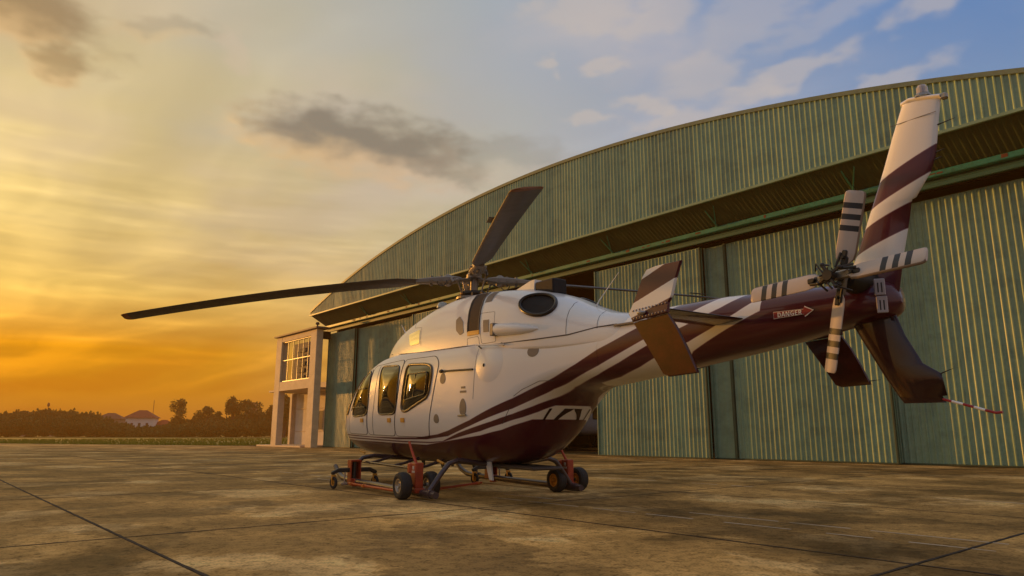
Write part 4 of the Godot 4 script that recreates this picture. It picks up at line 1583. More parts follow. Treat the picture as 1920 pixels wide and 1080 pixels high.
		var tipd := sp(FUS_T, 6.45, 2.06, side, 0.012)
		var ax := (tipd - org).normalized()
		var az := ax.cross(Vector3.UP).normalized()
		var bas := Basis(ax, Vector3.UP, az)
		var pk := PackedVector2Array()
		var pk2 := PackedVector2Array()
		for p in ar:
			pk.append(Vector2((p.x - 6.25) * 1.05 + 0.19, p.y - 2.06))
		for p in pk:
			pk2.append((p - Vector2(0.19, 0.0)) * Vector2(0.965, 0.88) + Vector2(0.186, 0.0))
		mb = MB.new()
		mb.prism(pk, Transform3D(bas, org), 0.004)
		var dg := part("danger_arrow", mb, mat(lin(0.88, 0.84, 0.78), 0.5), boom)
		mb = MB.new()
		mb.prism(pk2, Transform3D(bas, org + az * 0.002), 0.004)
		part("red_field", mb, mat(lin(0.27, 0.012, 0.015), 0.5), dg)
		var tm := TextMesh.new()
		tm.text = "DANGER"
		var sf := SystemFont.new()
		sf.font_names = PackedStringArray(["Droid Sans"])
		sf.font_weight = 700
		tm.font = sf
		tm.font_size = 64
		tm.pixel_size = 0.00096
		tm.depth = 0.002
		var to := part("lettering", tm, mat(lin(0.90, 0.86, 0.80), 0.5), dg)
		to.transform = Transform3D(bas, org + az * 0.0055 + ax * 0.160 + Vector3(0, -0.001, 0))

	# fairing on the cowling top
	var mb := MB.new()
	mb.rings([PackedVector3Array([H(1.45, -0.12, 3.02), H(1.45, 0.12, 3.02), H(1.45, 0.12, 3.04), H(1.45, -0.12, 3.04)]), PackedVector3Array([H(1.85, -0.14, 2.94), H(1.85, 0.14, 2.94), H(1.85, 0.13, 3.12), H(1.85, -0.13, 3.12)]), PackedVector3Array([H(1.95, -0.14, 2.92), H(1.95, 0.14, 2.92), H(1.95, 0.13, 3.12), H(1.95, -0.13, 3.12)])], true, true, -1)
	var fa := part("oil_cooler_fairing", mb, white, r)
	mb = MB.new()
	mb.box(H(2.17, 0, 2.97), Vector3(0.44, 0.22, 0.25), 0.02)
	part("grille", mb, mat(lin(0.008, 0.006, 0.005), 0.8), fa)
	# antennas
	mb = MB.new()
	mb.tube([H(3.22, -0.06, 2.54), H(3.30, -0.07, 2.62), H(3.72, -0.10, 2.92)], [0.012, 0.008, 0.003], 6)
	part("whip_antenna", mb, white, r)
	mb = MB.new()
	mb.tube([H(-2.05, -0.25, 2.70), H(-2.20, -0.30, 2.92)], [0.012, 0.003], 6)
	part("whip_antenna", mb, white, r)
	mb = MB.new()
	mb.prism(PackedVector2Array([Vector2(0.92, 0.66), Vector2(1.10, 0.66), Vector2(1.19, 0.28), Vector2(1.10, 0.28)]), Transform3D(Basis(), Vector3(0, -0.02, 0.32)), 0.022)
	part("blade_antenna", mb, white, r)
	for q in [[-2.2, 0.2], [-1.6, -0.1], [-1.1, 0.2], [-0.6, -0.25]]:
		mb = MB.new()
		mb.prism(PackedVector2Array([Vector2(0, 0), Vector2(0.14, 0), Vector2(0.16, -0.13), Vector2(0.10, -0.13)]), Transform3D(Basis(), H(q[0], q[1], 0.47)), 0.02)
		part("belly_antenna", mb, dark, r)
	mb = MB.new()
	mb.tube([H(-4.3, -0.30, 0.98), H(-4.62, -0.30, 0.97), H(-4.74, -0.30, 0.97)], [0.03, 0.018, 0.012], 8)
	part("pitot_tube", mb, metal, r)
	mb = MB.new()
	mb.lathe(Transform3D(Basis(), H(-0.55, -0.30, 3.02)), [[0.10, 0.0], [0.10, 0.03], [0.07, 0.09], [0.0, 0.11]], 14)
	part("antenna_dome", mb, mat(lin(0.45, 0.5, 0.48), 0.3), r)
	# belly keel strip
	mb = MB.new()
	mb.box(H(0.3, 0, 0.462), Vector3(3.6, 0.05, 0.5), 0.02)
	part("belly_panel", mb, mat(lin(0.08, 0.06, 0.045), 0.5), r)

	build_tail(r, paint, maroon, white, dark, grey, metal)
	build_main_rotor(r)
	build_gear(r, tube, yellow, metal)

func band_patch(T: Array, rows: Array, side: float, off: float) -> MB:
	var mb := MB.new()
	mb.smooth(1)
	for i in rows.size() - 1:
		for k in 4:
			var q := []
			for c in [[i, k], [i, k + 1], [i + 1, k + 1], [i + 1, k]]:
				var rw: Array = rows[c[0]]
				q.append(sp(T, lerpf(rw[0], rw[1], c[1] / 4.0), rw[2], side, off))
			mb.quad(q[0], q[1], q[2], q[3])
	return mb

func build_tail(r: Node3D, paint: Material, maroon: Material, white: Material, dark: Material, grey: Material, metal: Material) -> void:
	var mb := MB.new()
	foil(mb, [[1.98, 6.58, 7.04, 0.10], [2.30, 6.62, 7.11, 0.085], [2.50, 6.725, 7.155, 0.065], [2.72, 6.825, 7.215, 0.06], [2.93, 6.915, 7.262, 0.055], [2.94, 6.92, 7.30, 0.055], [3.12, 6.995, 7.435, 0.052], [3.25, 7.05, 7.49, 0.05], [3.52, 7.155, 7.535, 0.045], [3.77, 7.262, 7.575, 0.042, -0.05]])
	var fin := part("tail_fin", mb, paint, r)
	mb = MB.new()
	var rs := []
	for q in [[7.255, 0.02, 3.78], [7.33, 0.045, 3.79], [7.45, 0.05, 3.765], [7.58, 0.035, 3.732]]:
		var ring := PackedVector3Array()
		for k in 12:
			var a := TAU * k / 12.0
			ring.append(Vector3(q[0], q[2] + sin(a) * 0.022, cos(a) * q[1]))
		rs.append(ring)
	mb.rings(rs)
	part("fin_cap", mb, white, fin)
	mb = MB.new()
	mb.lathe(Transform3D(Basis(), H(7.435, 0, 3.80)), [[0.065, -0.02], [0.06, 0.0], [0.045, 0.015]], 16)
	var be := part("beacon", mb, metal, fin)
	var lens := mat(Color(0.75, 0.72, 0.75, 0.55), 0.08)
	lens.transparency = BaseMaterial3D.TRANSPARENCY_ALPHA
	mb = MB.new()
	mb.lathe(Transform3D(Basis(), H(7.435, 0, 3.815)), [[0.045, 0.0], [0.043, 0.05], [0.03, 0.072], [0.0, 0.078]], 16)
	part("lens", mb, lens, be)
	mb = MB.new()
	mb.tube([H(7.435, 0, 3.815), H(7.435, 0, 3.86)], 0.018, 8)
	part("lamp", mb, grey, be)
	mb = MB.new()
	mb.box(H(7.60, 0, 3.725), Vector3(0.055, 0.055, 0.05), 0.012)
	part("tail_light", mb, metal, fin)
	for q in [[7.535, 3.50, 0.13], [7.487, 3.27, 0.07], [7.47, 3.21, 0.06]]:
		mb = MB.new()
		mb.tube([H(q[0] - 0.02, 0, q[1]), H(q[0] + 0.02, 0, q[1] + 0.004), H(q[0] + q[2], 0, q[1] + 0.012)], [0.008, 0.006, 0.002], 5)
		part("static_wick", mb, dark, fin)
	mb = MB.new()
	mb.tube([H(7.165, -0.05, 3.60), H(7.54, -0.036, 3.605)], 0.003, 4)
	part("panel_seam", mb, grey, fin)
	for k in 2:
		var vb := Basis(Vector3.UP, 0.62)
		var vc := H(7.012 + k * 0.008, -0.178, 2.195 - k * 0.15)
		mb = MB.new()
		mb.box(vc, Vector3(0.085, 0.142, 0.016), 0.006, vb)
		var vp := part("vent_plate", mb, mat(lin(0.34, 0.30, 0.30), 0.4, 0.3), fin)
		for j in 2:
			mb = MB.new()
			mb.box(vc + vb * Vector3(-0.014 + j * 0.028, -0.005, 0.007), Vector3(0.011, 0.085, 0.008), 0.003, vb)
			part("slot", mb, dark, vp)
	# lower fin and its striped bumper
	mb = MB.new()
	foil(mb, [[2.02, 6.60, 7.02, 0.045], [1.80, 6.71, 7.09, 0.036], [1.63, 6.80, 7.175, 0.032], [1.555, 6.84, 7.21, 0.030], [1.465, 6.885, 7.345, 0.030], [1.29, 6.99, 7.372, 0.026], [1.286, 6.992, 7.335, 0.026], [1.235, 7.03, 7.36, 0.022]])
	var vf := part("lower_fin", mb, maroon, r)
	mb = MB.new()
	mb.tube([H(7.345, 0, 1.465), H(7.44, 0, 1.50)], [0.006, 0.002], 5)
	part("static_wick", mb, dark, vf)
	var sp_ := [H(7.335, 0, 1.262), H(7.40, 0, 1.243), H(7.48, 0, 1.220), H(7.555, 0, 1.196), H(7.63, 0, 1.172), H(7.70, 0, 1.152), H(7.745, 0, 1.157)]
	var redm := mat(lin(0.28, 0.012, 0.015), 0.35)
	for k in 4:
		mb = MB.new()
		var seg: Array = [[0, 1], [1, 2], [2, 3], [3, 4]][k]
		mb.tube([sp_[seg[0]], sp_[seg[1]]], 0.0105, 8)
		part("bumper_band", mb, redm if k % 2 == 0 else white, vf)
	mb = MB.new()
	mb.tube([sp_[4], sp_[5], sp_[6]], 0.0105, 8)
	part("bumper_band", mb, redm, vf)
	# stabiliser
	mb = MB.new()
	rs = []
	for y in [-1.33, -0.7, 0.0, 0.7, 1.33]:
		var ring := PackedVector3Array()
		for k in 18:
			var a := TAU * k / 18.0
			var fx := (1.0 - cos(a)) * 0.5
			ring.append(H(lerpf(5.20, 5.715, fx), y, 2.085 + 0.04 * sin(a) * (1.3 - 0.8 * fx) - 0.01 * fx))
		rs.append(ring)
	mb.rings(rs)
	part("stabiliser", mb, maroon, r)
	var ptm := mat(Color.WHITE, 0.34, 0.0, 0.5)
	ptm.metallic_specular = 0.35
	ptm.albedo_texture = plate_tex()
	var plate_m := tri_mat(lin(0.075, 0.009, 0.004), 0.5, 1.6, 150, 0.3)
	plate_m.clearcoat_enabled = true
	plate_m.clearcoat = 0.45
	plate_m.metallic_specular = 0.35
	plate_m.clearcoat_roughness = 0.08
	var upper := vec([[5.451, 2.483], [5.56, 2.497], [5.685, 2.497], [5.88, 2.492], [5.821, 2.342], [5.772, 2.185], [5.733, 2.128], [5.724, 2.035], [5.261, 2.005], [5.212, 2.083], [5.274, 2.177], [5.337, 2.302], [5.395, 2.42]])
	var lower := vec([[5.265, 2.00], [5.722, 2.03], [5.823, 1.882], [5.925, 1.69], [6.021, 1.483], [5.68, 1.468], [5.618, 1.492], [5.458, 1.73]])
	for side in [1.0, -1.0]:
		mb = MB.new()
		plate(mb, upper, 1.335, 0.018, -0.06, 2.06, side)
		var ep := part("end_plate", mb, ptm, r)
		mb = MB.new()
		plate(mb, lower, 1.330, 0.018, 0.04, 2.02, side)
		part("lower_plate", mb, plate_m, ep)
		mb = MB.new()
		for k in 11:
			var f := k / 10.0
			for q in [[lerpf(5.285, 5.705, f), lerpf(2.105, 2.125, f)], [lerpf(5.30, 5.70, f), lerpf(2.030, 2.055, f)]]:
				mb.blob(Vector3(q[0], q[1], side * (1.356 - (q[1] - 2.06) * 0.06)), Vector3(0.010, 0.010, 0.007), Basis(), 8, 5)
		var rv := part("rivets", mb, mat(lin(0.30, 0.22, 0.19), 0.3, 0.5), ep)
		rv.set_meta("kind", "stuff")
		mb = MB.new()
		mb.blob(Vector3(5.41, 2.072, side * 1.37), Vector3(0.055, 0.022, 0.03))
		part("position_light", mb, mat(lin(0.35, 0.33, 0.33), 0.12, 0.4), ep)
		mb = MB.new()
		mb.tube([Vector3(6.0, 1.52, side * 1.31), Vector3(6.12, 1.53, side * 1.31)], [0.006, 0.002], 5)
		part("static_wick", mb, dark, ep)
	# tail rotor: two crossed pairs on one shaft
	var hub := H(6.84, -0.48, 2.27)
	mb = MB.new()
	mb.tube([H(6.84, -0.05, 2.27), H(6.84, -0.30, 2.27), H(6.84, -0.36, 2.27)], [0.12, 0.11, 0.07], 16)
	mb.tube([H(6.84, -0.34, 2.27), H(6.84, -0.64, 2.27)], 0.032, 12)
	var tr := part("tail_rotor", mb, dark, r)
	mb = MB.new()
	mb.box(hub + Vector3(0, 0, 0.06), Vector3(0.30, 0.07, 0.05), 0.01, Basis(Vector3.BACK, 0.04))
	mb.box(hub + Vector3(0, 0, -0.06), Vector3(0.07, 0.30, 0.05), 0.01, Basis(Vector3.BACK, -0.22))
	part("yoke", mb, metal, tr)
	mb = MB.new()
	for k in 4:
		var a := k * TAU / 4 + 0.5
		var e := hub + Vector3(cos(a) * 0.11, sin(a) * 0.11, 0.14)
		mb.bar(hub + Vector3(0, 0, 0.15), e, 0.025, 0.02)
		mb.tube([e, e + Vector3(cos(a + 0.5) * 0.05, sin(a + 0.5) * 0.05, -0.16)], 0.009, 6)
		mb.blob(e, Vector3(0.02, 0.02, 0.02), Basis(), 8, 6)
	mb.tube([hub + Vector3(0, 0, 0.10), hub + Vector3(0, 0, 0.17)], 0.045, 10)
	mb.tube([hub + Vector3(-0.02, -0.02, 0.16), hub + Vector3(-0.09, 0.11, 0.17), hub + Vector3(-0.13, 0.06, 0.12), hub + Vector3(-0.16, 0.10, 0.05)], 0.006, 5)
	mb.tube([hub + Vector3(0.0, -0.05, 0.14), hub + Vector3(0.0, -0.08, 0.17), hub + Vector3(0.03, -0.12, 0.15)], 0.010, 6)
	var hr := RandomNumberGenerator.new()
	hr.seed = 9
	for k in 16:
		var a := hr.randf() * TAU
		var p := hub + Vector3(cos(a) * hr.randf_range(0.03, 0.13), sin(a) * hr.randf_range(0.03, 0.13), hr.randf_range(-0.02, 0.15))
		var e := p + Vector3(hr.randf_range(-0.06, 0.06), hr.randf_range(-0.06, 0.06), hr.randf_range(-0.05, 0.05))
		if k % 3 == 0:
			mb.box(p, Vector3(0.035, 0.028, 0.03) * hr.randf_range(0.7, 1.3), 0.006, Basis(Vector3.BACK, a))
		else:
			mb.tube([p, (p + e) / 2 + Vector3(0.012, -0.008, 0.01), e], hr.randf_range(0.004, 0.010), 5)
	part("pitch_change_links", mb, mat(lin(0.035, 0.028, 0.022), 0.45, 0.3), tr)
	var bw := Color(0.52, 0.43, 0.35)
	var bb := Color(0.018, 0.017, 0.017)
	var be_ := Color(0.22, 0.16, 0.11)
	var bm := mat(Color.WHITE, 0.45)
	bm.vertex_color_use_as_albedo = true
	for q in [[Vector3(0.19, 0.72, 0), 0.74, -0.05, 0.55], [Vector3(-0.18, -0.80, 0), 0.80, -0.05, 0.45], [Vector3(0.75, 0.035, 0), 0.75, 0.06, -0.5], [Vector3(-0.84, -0.04, 0), 0.83, 0.06, 0.4]]:
		var dir: Vector3 = q[0].normalized()
		var len: float = q[1]
		var cw := Vector3.BACK.cross(dir)
		var tw: float = q[3]
		var ch := (cw * cos(tw) + Vector3.BACK * sin(tw)).normalized()
		var nn := dir.cross(ch)
		var o := hub + Vector3(0, 0, q[2])
		mb = MB.new()
		var stn := [[0.12, 0.05], [0.17, 0.07], [0.22, 0.145], [0.30, 0.165], [0.47, 0.165], [0.535, 0.165], [0.60, 0.165], [0.665, 0.165], [0.73, 0.165], [0.795, 0.165], [0.86, 0.165], [0.96, 0.163], [0.985, 0.15], [1.0, 0.11]]
		var blk := [5, 7, 9]
		var prev := []
		mb.smooth(1)
		for i in stn.size():
			var cen: Vector3 = o + dir * (stn[i][0] * len)
			var c: float = stn[i][1]
			var t := 0.016
			var ring := [cen - ch * c * 0.5, cen - ch * c * 0.40 + nn * t * 0.9, cen - ch * c * 0.12 + nn * t, cen + ch * c * 0.46 + nn * t * 0.35, cen + ch * c * 0.5, cen + ch * c * 0.46 - nn * t * 0.35, cen - ch * c * 0.12 - nn * t, cen - ch * c * 0.40 - nn * t * 0.9]
			if i > 0:
				var cc := bb if (i - 1) in blk else bw
				for k in 8:
					mb.col = be_ if k in [0, 7] else cc
					if stn[i][0] <= 0.18:
						mb.col = bb
					mb.quad(prev[k], ring[k], ring[(k + 1) % 8], prev[(k + 1) % 8])
			prev = ring
		mb.smooth(-1)
		mb.col = bw
		for k in range(1, 7):
			mb.tri(prev[0], prev[k], prev[k + 1])
		var bl := part("tail_blade", mb, bm, tr)
		mb = MB.new()
		mb.box(o + dir * 0.135 + nn * 0.0, Vector3(0.10, 0.06, 0.05), 0.012, Basis(dir, cw, Vector3.BACK))
		mb.box(o + dir * 0.205 + Vector3(0, 0, 0.022), Vector3(0.06, 0.045, 0.025), 0.008, Basis(dir, cw, Vector3.BACK))
		mb.tube([o + dir * 0.08 + cw * 0.045 + Vector3(0, 0, 0.05), o + dir * 0.21 + cw * 0.03 + Vector3(0, 0, 0.03)], 0.012, 6)
		mb.tube([o + dir * 0.17 + Vector3(0, 0, -0.03), o + dir * 0.17 + Vector3(0, 0, 0.055)], 0.014, 6)
		part("grip", mb, dark, bl)

func build_main_rotor(r: Node3D) -> void:
	var steel := mat(lin(0.24, 0.20, 0.16), 0.42, 0.5)
	var dk := mat(lin(0.05, 0.042, 0.034), 0.5, 0.3)
	var brass := mat(lin(0.45, 0.22, 0.06), 0.35, 0.7)
	var cuffm := mat(lin(0.20, 0.165, 0.125), 0.5, 0.2)
	var mb := MB.new()
	mb.tube([H(0, 0, 3.02), H(0, 0, 3.52)], 0.065, 14)
	mb.lathe(Transform3D(Basis(), H(0, 0, 3.11)), [[0.30, 0.0], [0.30, 0.035], [0.22, 0.05], [0.10, 0.06], [0.08, 0.14]], 24)
	var root := part("main_rotor", mb, steel, r)
	mb = MB.new()
	mb.lathe(Transform3D(Basis(), H(0, 0, 3.20)), [[0.09, -0.03], [0.21, -0.02], [0.23, 0.0], [0.23, 0.03], [0.20, 0.045], [0.08, 0.05]], 24)
	part("swashplate", mb, dk, root)
	mb = MB.new()
	mb.lathe(Transform3D(Basis(), H(0, 0, 3.50)), [[0.0, 0.09], [0.10, 0.08], [0.13, 0.04], [0.13, -0.02], [0.0, -0.03]], 20)
	part("hub_cap", mb, steel, root)
	var R := 5.485
	var psi := 4.2712
	var hz := 3.50
	var bm := tri_mat(lin(0.095, 0.075, 0.058), 0.25, 1.5, 130, 0.5)
	bm.uv1_world_triplanar = false
	var tipm := mat(lin(0.24, 0.085, 0.025), 0.5)
	for k in 4:
		var a := psi + k * PI / 2
		var drop: float = [0.84, 0.275, 0.30, 1.02][k]
		var dir := Vector3(cos(a), 0, -sin(a))
		var cw := Vector3.UP.cross(dir).normalized()
		var zo := 0.045 if k % 2 else -0.045
		var pos := func(rr: float, c: float, z: float) -> Vector3:
			var f := rr / R
			return dir * rr + cw * c + Vector3(0, hz + zo * (1.0 - f) - drop * pow(f, 1.45) + z, 0)
		# yoke arm, damper and grip
		mb = MB.new()
		mb.bar(pos.call(0.05, 0, 0.0), pos.call(0.50, 0, 0.0), 0.20, 0.03, 0.008)
		mb.bar(pos.call(0.45, 0.055, 0.0), pos.call(0.86, 0.03, 0.0), 0.05, 0.03, 0.006)
		mb.bar(pos.call(0.45, -0.055, 0.0), pos.call(0.86, -0.03, 0.0), 0.05, 0.03, 0.006)
		var yoke := part("yoke_arm", mb, cuffm, root)
		mb = MB.new()
		var gs := []
		for q in [[0.22, 0.09, 0.035], [0.36, 0.125, 0.055], [0.60, 0.115, 0.055], [0.80, 0.095, 0.045], [0.98, 0.07, 0.035]]:
			gs.append(PackedVector3Array([pos.call(q[0], -q[1], -q[2] * 0.6), pos.call(q[0], -q[1] * 0.7, -q[2]), pos.call(q[0], q[1] * 0.7, -q[2]), pos.call(q[0], q[1], -q[2] * 0.6), pos.call(q[0], q[1], q[2] * 0.6), pos.call(q[0], q[1] * 0.7, q[2]), pos.call(q[0], -q[1] * 0.7, q[2]), pos.call(q[0], -q[1], q[2] * 0.6)]))
		mb.rings(gs, true, true, -1)
		for e in [0.42, 0.56, 0.72]:
			mb.tube([pos.call(e, 0.0, -0.085), pos.call(e, 0.0, 0.085)], 0.024, 8)
			mb.tube([pos.call(e, -0.135, 0.0), pos.call(e, 0.135, 0.0)], 0.018, 8)
		part("grip", mb, cuffm, root)
		mb = MB.new()
		mb.box(pos.call(0.66, 0.0, 0.0), Vector3(0.16, 0.10, 0.17), 0.02, Basis(cw, Vector3.UP, -dir))
		mb.box(pos.call(0.46, 0.0, 0.0), Vector3(0.10, 0.15, 0.12), 0.02, Basis(cw, Vector3.UP, -dir))
		mb.blob(pos.call(0.44, 0.0, 0.05), Vector3(0.075, 0.05, 0.075))
		mb.blob(pos.call(0.44, 0.0, -0.055), Vector3(0.075, 0.05, 0.075))
		mb.tube([pos.call(0.36, 0.1, 0.03), pos.call(0.40, 0.16, 0.0), pos.call(0.36, 0.18, -0.06)], 0.022, 8)
		part("damper", mb, steel, root)
		mb = MB.new()
		mb.tube([pos.call(0.30, 0.17, -0.03), H(0, 0, 3.20) + dir * 0.21 + cw * 0.10], 0.014, 8)
		mb.blob(pos.call(0.30, 0.17, -0.03), Vector3(0.03, 0.03, 0.03), Basis(), 8, 6)
		mb.tube([pos.call(0.30, 0.17, -0.03), pos.call(0.42, 0.12, -0.02)], 0.020, 8)
		part("pitch_link", mb, steel, root)
		mb = MB.new()
		mb.blob(H(0, 0, 3.20) + dir * 0.21 + cw * 0.10, Vector3(0.026, 0.03, 0.026), Basis(), 8, 6)
		mb.tube([H(0, 0, 3.10) + dir * 0.26 - cw * 0.05, H(0, 0, 3.20) + dir * 0.21 - cw * 0.05], 0.016, 8)
		part("rod_end", mb, brass, root)
		mb = MB.new()
		var lp := []
		for i in 9:
			var w := PI * i / 8.0
			lp.append(pos.call(0.55 + 0.08 * cos(w), 0.15, -0.03 - 0.09 * sin(w)))
		mb.tube(lp, 0.008, 6)
		part("hose", mb, dk, root)
		# blade
		mb = MB.new()
		mb.smooth(1)
		var prev := []
		var tipring := []
		var st := [0.78, 0.92, 1.06, 1.3]
		for i in 22:
			st.append(1.3 + (R - 0.09 - 1.3) * (i + 1) / 22.0)
		for i in st.size():
			var rr: float = st[i]
			var c := 0.33
			if rr < 1.35:
				c = lerpf(0.13, 0.33, sstep(0.80, 1.32, rr))
			var th := lerpf(0.030, 0.014, rr / R)
			var pit := -deg_to_rad(lerpf(16.0, 8.0, rr / R))
			var ring := foil_ring(pos, rr, c, th, pit)
			if i > 0:
				for j in ring.size():
					mb.quad(prev[j], ring[j], ring[(j + 1) % ring.size()], prev[(j + 1) % ring.size()])
			prev = ring
		var bl := part("rotor_blade", mb, bm, root)
		mb = MB.new()
		mb.smooth(1)
		for q in [[R - 0.05, 0.315], [R - 0.02, 0.28], [R, 0.20]]:
			var ring := foil_ring(pos, q[0], q[1], 0.011, -deg_to_rad(8.0), 0.02 * (0.33 - q[1]) * 10)
			for j in ring.size():
				mb.quad(prev[j], ring[j], ring[(j + 1) % ring.size()], prev[(j + 1) % ring.size()])
			prev = ring
		mb.smooth(-1)
		for j in range(1, prev.size() - 1):
			mb.tri(prev[0], prev[j], prev[j + 1])
		part("blade_tip", mb, tipm, bl)
		mb = MB.new()
		mb.bar(pos.call(3.75, -0.17, 0.02), pos.call(4.05, -0.17, 0.02), 0.07, 0.006, 0.002)
		part("trim_tab", mb, bm, bl)

func foil_ring(pos: Callable, rr: float, c: float, th: float, pit: float, shift := 0.0) -> Array:
	var out := []
	for q in [[-0.5, 0.0], [-0.46, 0.55], [-0.30, 1.0], [0.0, 0.8], [0.5, 0.12], [0.5, -0.12], [0.0, -0.7], [-0.30, -0.9], [-0.46, -0.5]]:
		var x: float = q[0] * c + shift
		var z: float = q[1] * th
		out.append(pos.call(rr, x * cos(pit) - z * sin(pit), -x * sin(pit) + z * cos(pit)))
	return out

func build_gear(r: Node3D, tube: Material, yellow: Material, metal: Material) -> void:
	for s in [-1.0, 1.0]:
		var mb := MB.new()
		mb.tube([H(-2.72, s * 1.27, 0.30), H(-2.55, s * 1.27, 0.19), H(-2.3, s * 1.27, 0.115), H(-2.0, s * 1.27, 0.095), H(1.24, s * 1.27, 0.095)], [0.040, 0.045, 0.048, 0.048, 0.048], 14)
		var sk := part("skid", mb, tube, r)
		mb = MB.new()
		mb.bar(H(-1.6, s * 1.27, 0.044), H(1.1, s * 1.27, 0.044), 0.05, 0.012, 0.003)
		part("wear_shoe", mb, metal, sk)
		for x in [-1.95, 1.0]:
			mb = MB.new()
			mb.tube([H(x - 0.09, s * 1.27, 0.10), H(x + 0.12, s * 1.27, 0.10)], 0.060, 14)
			part("saddle", mb, tube, sk)
		# boarding step
		mb = MB.new()
		mb.tube([H(-2.15, s * 1.02, 0.40), H(0.22, s * 1.02, 0.385)], 0.020, 8)
		var stp := part("boarding_step", mb, tube, r)
		for x in [-1.75, -0.75, 0.10]:
			mb = MB.new()
			mb.tube([H(x, s * 1.02, 0.39), H(x, s * 0.85, 0.42), H(x - 0.02, s * 0.55, 0.50)], [0.020, 0.022, 0.026], 8)
			part("bracket", mb, tube, stp)
	for q in [[-1.95, [[0.0, 0.44], [0.45, 0.47], [0.85, 0.505], [1.06, 0.47], [1.18, 0.36], [1.245, 0.22], [1.27, 0.11]]], [1.0, [[0.0, 0.45], [0.45, 0.50], [0.80, 0.545], [0.95, 0.50], [1.06, 0.38], [1.27, 0.11]]]]:
		var pts := []
		for i in range(q[1].size() - 1, 0, -1):
			pts.append(H(q[0], -q[1][i][0], q[1][i][1]))
		for e in q[1]:
			pts.append(H(q[0], e[0], e[1]))
		var mb := MB.new()
		mb.tube(pts, 0.037, 12)
		var ct := part("cross_tube", mb, tube, r)
		for s in [-1.0, 1.0]:
			mb = MB.new()
			mb.bar(H(q[0] - 0.06, s * 1.0, 0.55 if q[0] < 0 else 0.50), H(q[0] - 0.22, s * 1.02, 0.58 if q[0] < 0 else 0.54), 0.03, 0.03, 0.006)
			part("footrest", mb, yellow, ct)

# ------------------------------------------------------------------ ground handling wheels
func wheel(mb_t: MB, mb_r: MB, c: Vector3, ax: Vector3, rad: float, w: float) -> void:
	var s := ax.normalized()
	var b := Basis(s.cross(Vector3.UP).normalized(), s, Vector3.ZERO)
	b.z = b.x.cross(b.y)
	mb_t.lathe(Transform3D(b, c), [[rad * 0.52, -w * 0.42], [rad * 0.72, -w * 0.5], [rad * 0.90, -w * 0.44], [rad * 0.985, -w * 0.25], [rad, 0.0], [rad * 0.985, w * 0.25], [rad * 0.90, w * 0.44], [rad * 0.72, w * 0.5], [rad * 0.52, w * 0.42]], 28)
	mb_r.lathe(Transform3D(b, c), [[0.0, -w * 0.30], [rad * 0.16, -w * 0.46], [rad * 0.20, -w * 0.30], [rad * 0.42, -w * 0.26], [rad * 0.48, -w * 0.42], [rad * 0.54, -w * 0.42], [rad * 0.54, w * 0.42], [rad * 0.48, w * 0.42], [rad * 0.42, w * 0.26], [rad * 0.20, w * 0.30], [rad * 0.16, w * 0.46], [0.0, w * 0.30]], 24)

